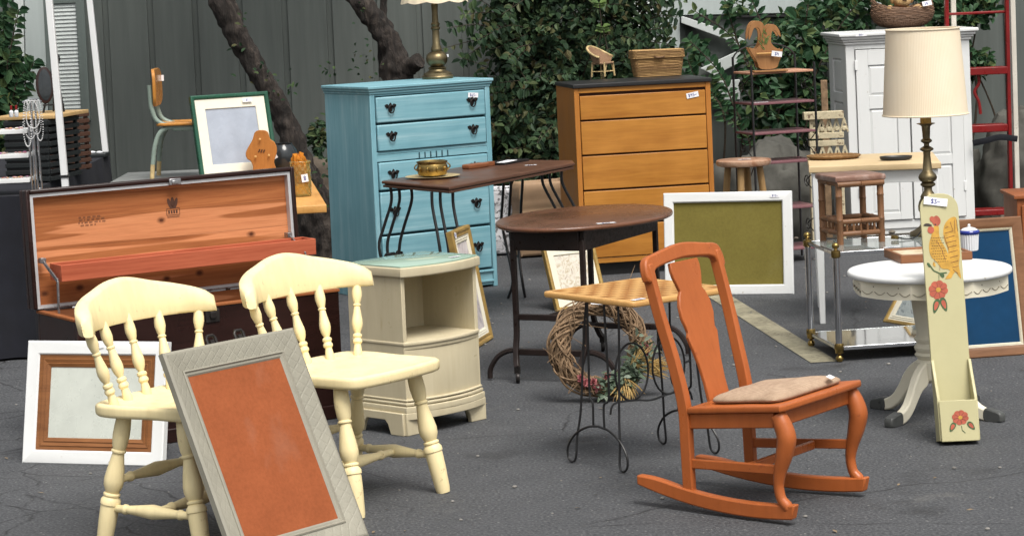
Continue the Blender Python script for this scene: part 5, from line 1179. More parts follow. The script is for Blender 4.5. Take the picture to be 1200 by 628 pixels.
g = MB(); g.b2(-.2, .2, -.012, .003, .09, zc-.05); o_ = obj('door', g, MT['cab_brown'], bc, bev=.004); g = MB(); g.lathe([(.005, 0), (.012, .012), (.012, .02), (.004, .024)], T(.16, -.012, zc*.6) @ Rx(PI/2), 12); obj('knob', g, MT['brass'], o_)
for x in (-.2, .2):
    for y in (.02, .32): g = MB(); g.turn([(.014, 0), (.018, 1)], (x, y, 0), (x, y, .06), 10); obj('foot', g, MT['cab_brown'], bc)
# ---------------------------------------------------------------- butcher block table
MT['block'] = wood('maple_block', (.68, .53, .32), (.56, .40, .21), 'X', .55, .4, bmp=.06)
w, d, h = .613, .65, .747
bb_ = thing('table', 'small table with a butcher block top and white tapered legs by the white cabinet', 'table', (1.682, 11.937, 0), -.105)
g = MB(); g.slab([(-w/2, 0), (w/2, 0), (w/2, d), (-w/2, d)], h-.030, h, .005); obj('tabletop', g, MT['block'], bb_, sm=30)
g = MB()
for a in ((-w/2+.06, w/2-.06, .028, .044), (-w/2+.06, w/2-.06, d-.044, d-.028)): g.b2(*a, h-.09, h-.031)
for s in (-1, 1): g.b2(s*(w/2-.036)-.008, s*(w/2-.036)+.008, .06, d-.06, h-.09, h-.031)
obj('apron', g, MT['white'], bb_, bev=.002)
for sx in (-1, 1):
    for y in (.036, d-.036): g = MB(); g.box((sx*(w/2-.038), y, (h-.031)/2), (.046, .046, h-.031), None, 0, .6); obj('leg', g, MT['white'], bb_, bev=.004)
p = G(977, 186, h+.001); g = MB()
for i in range(4): g.tube([((.112+.005*i)*math.cos(t), (.085+.005*i)*math.sin(t), .004+.0035*i+.0012*math.sin(22*t+i*PI)) for t in [2*PI*j/70 for j in range(70)]], .0045, 6, closed=True)
g.lathe([(.02, .001), (.11, .002), (.11, .006), (.02, .0055)], n=40, sy=.76)
for i in range(36): a = 2*PI*i/36; g.tube([(.11*math.cos(a), .083*math.sin(a), .004), (.128*math.cos(a+.09), .10*math.sin(a+.09), .016)], .002, 5)
MT['oval_basket'] = wicker('amber_wicker', (.36, .20, .07), (.12, .06, .02), 500)
solo(obj('wicker_tray', g, MT['oval_basket']), 'shallow oval wicker tray on the butcher block table', 'tray', None, p, -.05)
p = G(1050, 187.5, h+.001); g = MB(); g.lathe([(.055, 0), (.074, .004), (.078, .016), (.076, .0185), (.068, .012), (.02, .008)], n=40, sy=.62)
solo(obj('oval_dish', g, MT['black_top']), 'flat black oval dish on the butcher block table', 'dish', None, p, -.05)
# ---------------------------------------------------------------- brass and chrome cart
MT['smoke_glass'] = glass('smoked_glass', (.62, .68, .66), .03, .75); MT['mirror_shelf'] = simple('mirrored_shelf', (.50, .51, .51), .06, metal=1, var=.08, sc=6)
ct = thing('cart', 'two-tier chrome cart with brass corner finials and glass shelves', 'cart', (1.35, 10.86, 0), .142)
CW, CD, zt, zb_ = .70, .466, .468, .062
for x in (0, CW):
    for y in (0, CD):
        g = MB(T(x, y, 0)); g.lathe([(.0145, .045), (.0145, zt+.006)], n=16); po = obj('post', g, MT['chrome'], ct)
        g = MB(T(x, y, 0)); g.lathe([(.0, .0), (.012, .003), (.0165, .012), (.0165, .018), (.012, .027), (.006, .031), (.010, .034), (.018, .038), (.018, .052), (.0205, .056), (.0205, .074), (.0185, .080), (.0146, .081)], n=18); obj('caster_foot', g, MT['brass'], po)
        g = MB(T(x, y, 0)); g.lathe([(.0146, zt-.022), (.0195, zt-.018), (.0205, zt), (.0195, zt+.008), (.009, zt+.012), (.008, zt+.017), (.0145, zt+.023), (.0165, zt+.030), (.0145, zt+.038), (.008, zt+.043), (.0, zt+.045)], n=18); obj('finial', g, MT['brass'], po)
for z, nm in ((zt, 'glass_shelf'), (zb_, 'mirror_shelf')):
    g = MB()
    for y in (0, CD): g.b2(.018, CW-.018, y-.006, y+.006, z-.012, z+.004)
    for x in (0, CW): g.b2(x-.006, x+.006, .018, CD-.018, z-.012, z+.004)
    fr_ = obj('shelf_rim', g, MT['chrome'], ct, bev=.0015)
    g = MB(); g.b2(.007, CW-.007, .007, CD-.007, z-.003, z+.003); obj(nm, g, MT['smoke_glass' if z == zt else 'mirror_shelf'], fr_, sm=0)
CZ = zt+.0032
cw_ = lambda x, y: (1.35+x*math.cos(.142)-y*math.sin(.142), 10.86+x*math.sin(.142)+y*math.cos(.142))
price_tag(ct, T(.26, .04, CZ+.001) @ Rz(.1) @ Rx(-PI/2), .075, .025, '$65-')
# bamboo stool
MT['bamboo'] = wood('dark_bamboo', (.27, .135, .065), (.12, .055, .026), 'Z', 1.0, .42, bmp=.2); MT['bambooX'] = wood('dark_bamboo_rail', (.26, .13, .062), (.12, .055, .026), 'X', 1.0, .42, bmp=.2)
p = G(983, 287, CZ); w_, d_ = .195, .20
bs_ = thing('stool', 'small brown bamboo stool standing on the glass cart', 'stool', (p.x+.008, p.y+.005, CZ), .26)
def cane(a, b, r, knots=(.3, .72)):
    g = MB(); L = (V(b)-V(a)).length; pr = [(r, 0)]
    for k in knots: pr += [(r, k-.02), (r*1.16, k-.006), (r*.94, k), (r*1.16, k+.006), (r, k+.02)]
    g.turn(pr+[(r, 1)], a, b, 12); return g
ix = 0
for x in (0, w_):
    for y in (0, d_): obj('leg', cane((x, y, 0), (x, y, .262), .0145, ((.22, .68) if ix % 2 else (.4, .8))), MT['bamboo'], bs_); ix += 1
for z, r in ((.098, .0115), (.045, .012), (.262, .013)):
    for y in (0, d_): obj('rail', cane((-.012, y-(.012 if z > .2 else 0), z), (w_+.012, y-(.012 if z > .2 else 0), z), r, (.5,)), MT['bambooX'], bs_)
    for x in (0, w_): obj('rail', cane((x, -.012, z+.004), (x, d_+.012, z+.004), r, (.5,)), MT['bambooX'], bs_)
for i in range(5):
    for y in (0, d_): x = w_*(i+1)/6; obj('spindle', cane((x, y, .05), (x, y, .095), .006, (.5,)), MT['bamboo'], bs_)
    if i < 4:
        for x in (0, w_): y = d_*(i+1)/5; obj('spindle', cane((x, y, .05), (x, y, .10), .006, (.5,)), MT['bamboo'], bs_)
g = MB(); g.slab([(-.02, -.02), (w_+.02, -.02), (w_+.02, d_+.02), (-.02, d_+.02)], .272, .30, .010)
MT['stool_leather'] = artwork('worn_brown_seat', [(.15, .07, .05), (.22, .12, .085), (.36, .26, .22)], 9); obj('seat', g, MT['stool_leather'], bs_)
# brass lamp on the cart
p = G(1089.5, 275.5, CZ)
l2 = thing('table_lamp', 'tall brass candlestick lamp with plain pleated cream shade on the glass cart', 'lamp', (p.x, p.y, CZ+.0005), .2)
g = MB(); g.lathe([(.088, 0), (.090, .008), (.084, .016), (.066, .024), (.046, .038), (.034, .056), (.028, .075), (.030, .09), (.046, .11), (.047, .13), (.042, .15), (.034, .165), (.0355, .172), (.030, .182), (.0175, .20), (.018, .212), (.033, .222), (.033, .230), (.024, .236), (.036, .244), (.0417, .256), (.037, .27), (.026, .282), (.021, .29), (.0155, .355), (.0165, .372), (.030, .380), (.030, .386), (.012, .398), (.012, .408), (.025, .417), (.025, .423), (.016, .43), (.0195, .485), (.028, .492), (.041, .496), (.040, .4985), (.024, .4985)], n=30); obj('column', g, MT['old_brass'], l2, sm=50)
g = MB(); g.lathe([(.0245, .499), (.0245, .60), (.008, .602), (.007, .90)], n=18); obj('candle_sleeve', g, simple('yellowed_candle', (.50, .33, .09), .6), l2)
def pleat():
    mt, nt, b = _nt('pleated_shade'); tc = nt.nodes.new('ShaderNodeTexCoord'); sx = nt.nodes.new('ShaderNodeSeparateXYZ'); nt.links.new(tc.outputs['Object'], sx.inputs[0])
    a = nt.nodes.new('ShaderNodeMath'); a.operation = 'ARCTAN2'; nt.links.new(sx.outputs[1], a.inputs[0]); nt.links.new(sx.outputs[0], a.inputs[1])
    mm = nt.nodes.new('ShaderNodeMath'); mm.operation = 'MULTIPLY'; mm.inputs[1].default_value = 150; nt.links.new(a.outputs[0], mm.inputs[0])
    s = nt.nodes.new('ShaderNodeMath'); s.operation = 'SINE'; nt.links.new(mm.outputs[0], s.inputs[0])
    n = ntex(nt, coords(nt, (1, 1, .25)), 9, 4); n2 = ntex(nt, coords(nt), 4.5, 4)
    c = mixc(nt, .5, ramp(nt, n, [(.3, (.83, .68, .46)), (.7, (.88, .76, .56))]), ramp(nt, n2, [(.3, (.87, .73, .54)), (.6, (.90, .82, .67))]))
    c = mixc(nt, ramp(nt, s.outputs[0], [(0.0, .22), (.6, 0.0)]), c, (.68, .54, .37))
    nt.links.new(c, b.inputs['Base Color']); b.inputs['Roughness'].default_value = .9; bump(nt, b, s.outputs[0], .2, .002)
    tr = nt.nodes.new('ShaderNodeBsdfTranslucent'); nt.links.new(c, tr.inputs[0]); ms = nt.nodes.new('ShaderNodeMixShader'); ms.inputs[0].default_value = .08
    nt.links.new(b.outputs[0], ms.inputs[1]); nt.links.new(tr.outputs[0], ms.inputs[2]); nt.links.new(ms.outputs[0], nt.nodes['Material Output'].inputs[0]); return mt
MT['pleat'] = pleat()
g = MB(); g.grid(lambda u, v: ((.188-.026*v)*math.cos(2*PI*u), (.188-.026*v)*math.sin(2*PI*u), .535+.385*v), 96, 4, cu=True); g.grid(lambda u, v: ((.1855-.026*v)*math.cos(2*PI*u), (.1855-.026*v)*math.sin(2*PI*u), .536+.383*v), 96, 4, cu=True); sh = obj('lamp_shade', g, MT['pleat'], l2, recalc=False)
for z, r in ((.538, .1892), (.917, .1635)): g = MB(); g.tube([(r*math.cos(t), r*math.sin(t), z) for t in [2*PI*i/72 for i in range(72)]], .0035, 6, closed=True); obj('trim', g, MT['shade'], sh)
g = MB(); g.tube(spline([(-.02, -.06, .03), (-.07, -.10, .035), (-.10, -.10, .008), (-.15, -.13, .004), (-.19, -.10, .01)], 6), .003, 6); g.tube([(-.185, -.105, .01), (-.21, -.085, .012)], .009, 8, mi=1); obj('cord', g, [MT['black_metal'], MT['brass']], l2)
price_tag(l2, T(-.012, -.075, .135) @ Rz(-.1) @ Ry(.05), .065, .028, '$4', .002)
# ---------------------------------------------------------------- round white table
MT['antique'] = paint('antique_white_paint', (.78, .73, .58), sc=6, rough=.42, amt=.92, wear=.012, wearc=(.42, .36, .24)); MT['foot_grey'] = paint('dark_grey_feet', (.075, .078, .075), sc=15, rough=.4, amt=.7)
MT['carve'] = simple('carved_line', (.16, .13, .08), .8)
rt = thing('round_table', 'round antique white pedestal table with scalloped apron and grey feet', 'table', (1.53, 9.515, 0), .0)
g = MB(); g.slab(ell(.305, .305, 80), .531, .557, .012, n=5); obj('tabletop', g, MT['white'], rt)
g = MB(); N = 8; AR = .272
oct_ = [(AR/math.cos(PI/N)*math.cos(2*PI*(i+.5)/N-PI/2), AR/math.cos(PI/N)*math.sin(2*PI*(i+.5)/N-PI/2)) for i in range(N)]
for i in range(N):
    a, b = V((*oct_[i], 0)), V((*oct_[(i+1) % N], 0)); L = (b-a).length; ang = math.atan2(b.y-a.y, b.x-a.x)
    top = .5305; ol = [(0, top), (0, .474)]
    for k in range(4):
        for q in range(1, 7): t = q/6; ol.append((L*(k+t)/4, .474-.006*math.sin(PI*(k+t)/4)))
    ol += [(L, top)]
    M = T(a.x, a.y, 0) @ Rz(ang); g.prism(ol, .012, M, 0)
    for k in range(4):
        P = [(L*(k+.08+.84*q/8)/4, -.0006, .496-.011*math.sin(PI*q/8)) for q in range(9)]
        for c, e in zip(P, P[1:]): g.bar(c, e, .0026, .0014, M, 1)
    for k in range(1, 4, 2): g.lathe([(.0028, -.0006), (.0028, .0004)], M @ T(L*k/4, 0, .514) @ Rx(PI/2), 8, 1)
obj('apron', g, [MT['antique'], MT['carve']], rt, sm=0)
g = MB(); g.lathe([(.055, .14), (.062, .16), (.064, .205), (.052, .215), (.058, .222), (.066, .232), (.058, .242), (.064, .25), (.067, .26), (.058, .27), (.056, .276), (.064, .285), (.066, .294), (.056, .304), (.056, .315), (.062, .36), (.070, .42), (.071, .45), (.058, .49), (.07, .505), (.12, .531)], n=36); obj('pedestal', g, MT['antique'], rt)
g = MB(); g.lathe([(.01, .125), (.04, .128), (.045, .135), (.054, .14)], n=24); obj('boss', g, MT['antique'], rt)
LP = [(.05, .205), (.09, .19), (.125, .155), (.155, .105), (.19, .062), (.235, .042), (.268, .040), (.288, .030), (.292, .012), (.285, 0), (.235, 0), (.195, .008), (.155, .035), (.12, .075), (.09, .105), (.05, .13)]
lpq = sp2(LP, 3)
for k in range(4):
    a = rad((-42, 48, 133, 226)[k]); M = Rz(a) @ T(0, -.0165, 0)
    g = MB(); g.prism(lpq, .033, M); lg = obj('leg', g, MT['antique'], rt, sm=30, bev=.006)
    g = MB(); g.prism(sp2([(.225, -.0005), (.225, .047), (.262, .0435), (.292, .034), (.297, .012), (.288, -.0005)], 3), .037, M @ T(0, -.002, 0)); obj('foot_cap', g, MT['foot_grey'], lg, sm=30, bev=.006)
# shallow framed box on it
A, B_, C_ = G(1010, 299, .558), G(1056, 309, .558), G(1140, 304, .558); MT['box_wood'] = wood('brown_box_wood', (.27, .115, .05), (.15, .055, .022), 'X', 1, .4)
ang = math.atan2(C_.y-B_.y, C_.x-B_.x); bx_ = thing('shallow_box', 'shallow brown wooden frame with a pale print lying on the round white table', 'framed print', (B_.x, B_.y, .5575), ang)
ux = V((math.cos(ang), math.sin(ang), 0)); LW = min(.30, (C_-B_).dot(ux)); LD = .24
g = MB(); g.frame(LW, LD, .03, [(0, 0), (0, .032), (.010, .032), (.014, .026), (.014, 0)], T(LW/2, 0, 0) @ Rx(-PI/2) @ Matrix.Diagonal((1, -1, 1, 1)) @ T(0, 0, 0)); 
fr_ = MB(); 
for (x0, x1, y0, y1) in ((0, LW, 0, .014), (0, LW, LD-.014, LD), (0, .014, .014, LD-.014), (LW-.014, LW, .014, LD-.014)): fr_.b2(x0, x1, y0, y1, 0, .032)
obj('frame', fr_, MT['box_wood'], bx_, bev=.003)
MT['map_art'] = artwork('pale_map_print', [(.50, .40, .24), (.66, .60, .45), (.58, .50, .34), (.42, .30, .18), (.68, .63, .50)], 11)
g = MB(); g.b2(.0145, LW-.0145, .0145, LD-.0145, .004, .024); obj('print', g, MT['map_art'], bx_, sm=0)
# blue and white jar
p = G(1136.5, 293.5, .558); MT['china'] = simple('white_glaze', (.74, .75, .77), .2, var=.03); MT['cobalt'] = simple('cobalt_glaze', (.03, .05, .30), .18, var=.4)
jr = thing('jar', 'white ribbed china jar with a cobalt blue rim on the round white table', 'jar', (p.x, p.y, .5575), 0)
g = MB(); g.grid(lambda u, v: (lambda r: (r*math.cos(2*PI*u), r*math.sin(2*PI*u), .003+.062*v))((.032+.004*v+.0012*math.cos(44*PI*u))), 132, 6, cu=True); g.lathe([(.01, 0), (.031, .0005), (.032, .003)], n=30); g.lathe([(.034, .064), (.01, .0645)], n=24); obj('body', g, MT['china'], jr)
g = MB(); g.lathe([(.036, .064), (.040, .069), (.041, .075), (.038, .080), (.02, .083)], n=32); o_ = obj('lid', g, MT['cobalt'], jr); g = MB(); g.lathe([(.033, .0815), (.025, .088), (.01, .092), (.004, .094)], n=24); g.sph((0, 0, .099), .006, n=8); obj('lid_top', g, MT['china'], o_)
# ---------------------------------------------------------------- rooster planter
MT['sage'] = paint('pale_sage_paint', (.47, .435, .245), sc=7, rough=.48, amt=.92, wear=.012, wearc=(.36, .28, .12))
flat_ = lambda n, c, v=.12: simple(n, c, .6, var=v, sc=45)
MT['p_yellow'] = flat_('painted_yellow', (.60, .33, .045), .35); MT['p_red'] = flat_('painted_red', (.46, .10, .055), .3); MT['p_dark'] = flat_('painted_black', (.035, .025, .02)); MT['p_green'] = flat_('painted_green', (.055, .11, .04), .3); MT['p_petal_line'] = flat_('painted_brown', (.18, .06, .03))
KT = .22; rp = thing('wall_planter', 'tall pale green painted planter with a rooster leaning against the round white table', 'planter', (1.522, 9.0, 0), .015)
w, h = .138, .885; KM = Rx(-KT); g = MB(KM)
ol = [(-w/2, 0), (w/2, 0), (w/2, h-.055)]+[(w/2*math.cos(a)**.8 if math.cos(a) > 0 else -w/2*abs(math.cos(a))**.8, h-.055+.055*math.sin(a)) for a in [PI*i/14 for i in range(1, 14)]]+[(-w/2, h-.055)]
g.prism(ol, .014, T(0, 0, 0)); obj('back_board', g, MT['sage'], rp, bev=.002)
bd_ = .088
g = MB(KM); g.b2(-w/2+.002, w/2-.002, -bd_, -bd_+.011, -.004, .140); obj('front_board', g, MT['sage'], rp, bev=.0025)
for s in (-1, 1):
    g = MB(KM @ T(s*(w/2-.0055)+(-.0055), 0, 0) @ Rz(PI/2)); g.prism(sp2([(-bd_+.0, 0), (-bd_, .155), (-bd_+.008, .168), (-.055, .20), (-.030, .245), (-.018, .278), (-.0095, .292), (0, .29)], 1) + [(-.0005, .29), (-.0005, 0)], .011, T(0, -.011, 0)) if 0 else None
    pr = [(-bd_+.0115, 0), (-bd_+.0115, .148), (-bd_+.018, .162), (-.052, .20), (-.030, .245), (-.018, .275), (-.010, .288), (-.0005, .288), (-.0005, 0)]
    q = MB(KM); n = len(pr); x0, x1 = s*(w/2-.003)-.0055, s*(w/2-.003)+.0055
    q.add([(x0, y, z) for y, z in pr]+[(x1, y, z) for y, z in pr], [tuple(range(n)), tuple(range(2*n-1, n-1, -1))]+[(i, i+n, (i+1) % n+n, (i+1) % n) for i in range(n)]); obj('side_board', q, MT['sage'], rp, bev=.002)
g = MB(KM); g.b2(-w/2+.01, w/2-.01, -bd_+.0115, -.0005, .0, .010); obj('bottom_board', g, MT['sage'], rp, sm=0)
def conv(x, y): lx = (x-(45+(y-100)*.057))/179*.138-.069; return lx*.98, ((522-(230+y/4.19))/288*.885)
art = MB(KM)
def ap(pts, mi, lift, sm_=3): art.flat([conv(x, y) for x, y in (sp2(pts, sm_) if sm_ else pts)], T(0, -lift, 0), mi)
def stroke(a, b, wd, mi, lift):
    a, b = V((*conv(*a), 0)), V((*conv(*b), 0)); d = (b-a).normalized(); n = V((-d.y, d.x, 0))*wd/2; art.flat([tuple(q)[:2] for q in (a-n, b-n, b+n, a+n)], T(0, -lift, 0), mi)
ap([(106, 182), (118, 172), (131, 182), (132, 215), (140, 250), (160, 285), (178, 330), (196, 380), (200, 410), (172, 392), (142, 386), (118, 352), (96, 332), (85, 302), (84, 262), (95, 222)], 0, .0012)
ap([(176, 335), (172, 290), (157, 250), (152, 205), (160, 170), (185, 142), (214, 140), (221, 195), (227, 255), (229, 330), (224, 375), (234, 438), (218, 422), (209, 405), (196, 418), (186, 436), (166, 439), (158, 437), (178, 408), (184, 385)], 0, .0009)
ap([(90, 150), (88, 136), (98, 128), (108, 132), (117, 126), (128, 130), (138, 144), (139, 162), (128, 176), (112, 176), (100, 160)], 1, .0015)
ap([(80, 184), (92, 178), (104, 184), (109, 198), (100, 212), (86, 211), (77, 200)], 1, .0016)
ap([(57, 172), (68, 163), (84, 164), (100, 174), (86, 177), (72, 175)], 2, .0018)
art.flat([conv(115+4*math.cos(t), 170+4*math.sin(t)) for t in [2*PI*i/8 for i in range(8)]], T(0, -.002, 0), 2)
for r in range(10):
    yy = 235+r*13
    for c in range(6):
        x = 92+c*11+(r % 2)*4-max(0, r-4)*-3.2
        if (x < 150 and yy < 330) or (x < 175 and 280 < yy < 370): stroke((x, yy), (x+7, yy+1), .0016, 2, .0018)
for (a, b) in (((160, 190), (176, 182)), ((158, 215), (200, 205)), ((160, 240), (205, 228)), ((165, 262), (214, 252)), ((172, 285), (216, 276)), ((176, 310), (220, 300)), ((182, 335), (222, 326)), ((186, 360), (222, 352)), ((192, 384), (222, 378)), ((185, 160), (198, 200)), ((205, 150), (208, 215)), ((118, 250), (140, 285)), ((140, 285), (160, 345)), ((196, 395), (218, 415)), ((216, 150), (222, 210)), ((155, 225), (178, 300)), ((108, 345), (104, 365)), ((134, 372), (132, 395))): stroke(a, b, .0014, 4, .0019)
for a, b in (((75, 360), (88, 372)), ((88, 372), (104, 396)), ((104, 396), (132, 410)), ((132, 410), (166, 408))): stroke(a, b, .0045, 3, .0014)
ap([(72, 358), (80, 356), (90, 372), (84, 378), (76, 370)], 3, .0015); ap([(132, 412), (150, 414), (154, 426), (146, 432), (136, 424)], 3, .0015); ap([(104, 352), (112, 366), (110, 378), (100, 366)], 0, .0011); stroke((128, 410), (128, 455), .002, 3, .001)
def flower(cx, cy, R, lift, cv, leaves, stem=None):
    for k in range(8):
        a = 2*PI*k/8+.2; c = (cx+R*.62*math.cos(a), cy+R*.62*math.sin(a))
        art.flat([cv(c[0]+R*.40*math.cos(t), c[1]+R*.40*math.sin(t)) for t in [2*PI*i/14 for i in range(14)]], T(0, -lift-.0001*k, 0), 1)
        p0, p1 = (cx+R*.25*math.cos(a+.39), cy+R*.25*math.sin(a+.39)), (cx+R*.8*math.cos(a+.39), cy+R*.8*math.sin(a+.39))
        q0, q1 = V((*cv(*p0), 0)), V((*cv(*p1), 0)); d = (q1-q0).normalized(); n = V((-d.y, d.x, 0))*.0008; art.flat([tuple(q)[:2] for q in (q0-n, q1-n, q1+n, q0+n)], T(0, -lift-.0011, 0), 4)
    art.flat([cv(cx+R*.26*math.cos(t), cy+R*.26*math.sin(t)) for t in [2*PI*i/12 for i in range(12)]], T(0, -lift-.0013, 0), 0)
    for (lx, ly, la, ll, lw) in leaves:
        for sc_, mi_, lf in ((1, 3, .0002), (.62, 1, .0006)):
            P = []
            for i in range(16):
                t = 2*PI*i/16; u, v = ll*sc_*math.cos(t), lw*sc_*math.sin(t)*(1-.35*math.cos(t)); P.append(cv(lx+u*math.cos(la)-v*math.sin(la), ly+u*math.sin(la)+v*math.cos(la)))
            art.flat(P, T(0, -lift-lf, 0), mi_)
flower(124, 490, 46, .0012, conv, [(112, 568, 1.85, 36, 15), (150, 562, 1.25, 36, 15)])
obj('painted_rooster', art, [MT['p_yellow'], MT['p_red'], MT['p_dark'], MT['p_green'], MT['p_petal_line']], rp, sm=0, recalc=False)
art = MB(KM @ T(0, -bd_, 0)); cv2 = lambda x, y: ((x-(140+(y-410)*.03)-79)/158*.128, (600-y)/190*.136)
flower(226, 490, 36, .0012, cv2, [(190, 535, 2.0, 24, 12), (272, 532, .95, 24, 12)])
for a, b in (((230, 530), (232, 552)), ((232, 552), (246, 566))):
    q0, q1 = V((*cv2(*a), 0)), V((*cv2(*b), 0)); d = (q1-q0).normalized(); n = V((-d.y, d.x, 0))*.0011; art.flat([tuple(q)[:2] for q in (q0-n, q1-n, q1+n, q0+n)], T(0, -.0012, 0), 3)
obj('painted_flower', art, [MT['p_yellow'], MT['p_red'], MT['p_dark'], MT['p_green'], MT['p_petal_line']], rp, sm=0, recalc=False)
price_tag(rp, KM @ T(-.012, -.004, h-.030) @ Ry(.16), .085, .028, '$3-', .003)
# ---------------------------------------------------------------- bags under the brown table
MT['kraft'] = paint('kraft_paper', (.36, .235, .14), sc=9, rough=.75, amt=.8)
def bag(label, loc, rz, w, d, h, mt, crum, name='paper_bag'):
    g = MB(); N = 44
    def fn(u, v):
        pts = rrect(w, d, .012, 10); p = pts[int(u*(len(pts)))%len(pts)]; q = V((p[0], p[1], v*h)); k = crum*(.3+v)
        n = V((noise.noise(q*9+V((3, 1, 0))), noise.noise(q*9+V((0, 7, 2))), noise.noise(q*14)*.6))
        n2 = V((noise.noise(q*23), noise.noise(q*23+V((5, 5, 5))), 0))*.5
        return tuple(q*1.0+V((n.x, n.y, n.z*v*.7))*k+n2*k)
    g.grid(fn, 44, 26, cu=True); g.slab([(x*.9, y*.9) for x, y in rrect(w, d, .012)], .0, .01, .002)
    o = obj(name, g, mt, sm=30); o.modifiers.new('thick', 'SOLIDIFY').thickness = .002
    return solo(o, label, 'bag', None, loc, rz)
p = G(633, 286, 0); bag('crumpled brown paper bag on the ground beneath the long brown table', (p.x, 15.35, .012), .25, .30, .18, .44, MT['kraft'], .026)
MT['print_bag'] = artwork('black_and_white_print', [(.62, .62, .64), (.66, .66, .68), (.60, .60, .62), (.02, .02, .02), (.66, .66, .68)], 12, 3)
p = at(594, 270, 15.5); bag('white shopping bag with black pattern behind the blue dresser', (p.x, 15.5, .012), .1, .22, .14, .40, MT['print_bag'], .018, 'shopping_bag')
# ---------------------------------------------------------------- plank table with its things
MT['plank'] = wood('honey_plank', (.62, .33, .10), (.48, .22, .055), 'Y', .6, .4); MT['plank_end'] = wood('pale_plank_edge', (.62, .40, .17), (.50, .28, .1), 'X', .8, .5)
fr0, fr1 = G(383, 240, .75), G(353.5, 192, .75); ang = math.atan2(fr1.y-fr0.y, fr1.x-fr0.x)-PI/2; PLL = (fr1-fr0).length; PW = .34
pk = thing('table', 'honey coloured plank table behind the cedar chest with a green frame on it', 'table', (fr0.x, fr0.y, 0), ang)
g = MB()
for i in range(2): g.slab([(-PW*(i+1)/2+.002, 0), (-PW*i/2-.002, 0), (-PW*i/2-.002, PLL), (-PW*(i+1)/2+.002, PLL)], .716, .75, .004)
obj('tabletop', g, MT['plank'], pk, sm=30)
for x in (-.15, -PW+.06):
    for y in (1.1, PLL-.3): g = MB(); g.b2(x-.03, x+.03, y-.03, y+.03, 0, .6995); obj('leg', g, MT['plank_end'], pk, bev=.003)
g = MB()
for y in (1.1, PLL-.3): g.b2(-PW+.03, -.03, y-.035, y+.035, .70, .7155)
obj('batten', g, MT['plank_end'], pk, bev=.003)
MT['grey_top'] = paint('grey_laminate', (.20, .21, .205), sc=6, rough=.5, amt=.85)
gt = thing('side_table', 'grey topped table under the small school chair', 'table', (-1.74, 12.6, 0), 0); g = MB(); g.slab([(-.30, 0), (.33, 0), (.33, .85), (-.30, .85)], .725, .75, .004); obj('tabletop', g, MT['grey_top'], gt, sm=30)
for x in (-.26, .29):
    for y in (.05, .80): g = MB(); g.turn([(.012, 0), (.012, 1)], (x, y, 0), (x, y, .7245), 10); obj('leg', g, MT['dark_iron'], gt)
# school chair
MT['school_green'] = paint('grey_green_enamel', (.22, .28, .24), sc=14, rough=.32, amt=.8); MT['school_wood'] = wood('varnished_ply', (.56, .255, .055), (.42, .17, .03), 'Z', .8, .28, coat=.3)
p = G(213, 207, .751); sc_ = thing('school_chair', 'small wooden school chair with a grey-green tube frame on the grey table', 'chair', (p.x, p.y+.02, .7505), 1.58)
for s in (-1, 1):
    x = s*.105
    g = MB(); g.tube(spline([(x, .13, .475), (x, .128, .40), (x, .125, .36), (x, .105, .30), (x, .06, .272), (x, 0, .262), (x, -.11, .258)], 6), .0125, 10); obj('back_tube', g, MT['school_green'], sc_)
    g = MB(); g.tube(spline([(x*1.0, -.08, .252), (x*1.02, .03, .258), (x*1.06, .085, .235), (x*1.12, .115, .17), (x*1.2, .13, .075)], 6), .0125, 10); o_ = obj('leg', g, MT['school_green'], sc_)
    g = MB(); g.tube([(x*1.2, .13, .075), (x*1.25, .137, .0)], .0115, 10); obj('ferrule', g, MT['rattan'], o_)
    g = MB(); g.tube(spline([(x*1.0, .02, .25), (x*1.03, -.09, .245), (x*1.1, -.12, .20), (x*1.2, -.135, .075)], 6), .0125, 10); o_ = obj('leg', g, MT['school_green'], sc_)
    g = MB(); g.tube([(x*1.2, -.135, .075), (x*1.25, -.14, .0)], .0115, 10); obj('ferrule', g, MT['rattan'], o_)
g = MB(); g.slab(rrect(.27, .26, .06, 6), .262, .278, .006, .006, M=T(0, -.02, .004)); obj('seat', g, MT['school_wood'], sc_)
g = MB(); ob = rrect(.27, .19, .05, 6); vs = [(x, .112+.9*x*x*-1, .46+y) for x, y in ob]+[(x, .128-.9*x*x, .46+y) for x, y in ob]; n = len(ob)
g.add(vs, [tuple(range(n)), tuple(range(2*n-1, n-1, -1))]+[(i, i+n, (i+1) % n+n, (i+1) % n) for i in range(n)]); obj('backrest', g, MT['school_wood'], sc_, bev=.003)
g = MB(); g.box((.128, .095, .50), (.003, .02, .03)); obj('sticker', g, MT['tag'], sc_, sm=0)
# green frame, gingerbread board, jar, bowl
MT['green_frame'] = paint('dark_green_paint', (.016, .085, .05), sc=8, rough=.3, amt=.75); MT['frost'] = paint('dusty_glass', (.36, .40, .47), sc=9, rough=.25, amt=.8, bmp=0); MT['ivory'] = simple('ivory_mat', (.70, .67, .56), .7, var=.05)
a, b = G(237, 210, .751), G(327, 205, .751); ang = math.atan2(b.y-a.y, b.x-a.x); wd = (b-a).length
t = leaning('framed_picture', 'dark green framed picture with wide ivory mat standing on the plank table', 'picture', ((a.x+b.x)/2, (a.y+b.y)/2, .7515), .46, .26, wd*1.08, .43, .025, .022, [MT['green_frame'], MT['ivory'], MT['frost']], (.052, 0), None, 'glass_pane')
g = MB(); g.bar((0, .120, .30), (0, .22, .004), .04, .006); obj('easel_strut', g, MT['green_frame'], t)
price_tag(t, Rx(-.26) @ T(.09, -.004, .39), .05, .02, '$5')
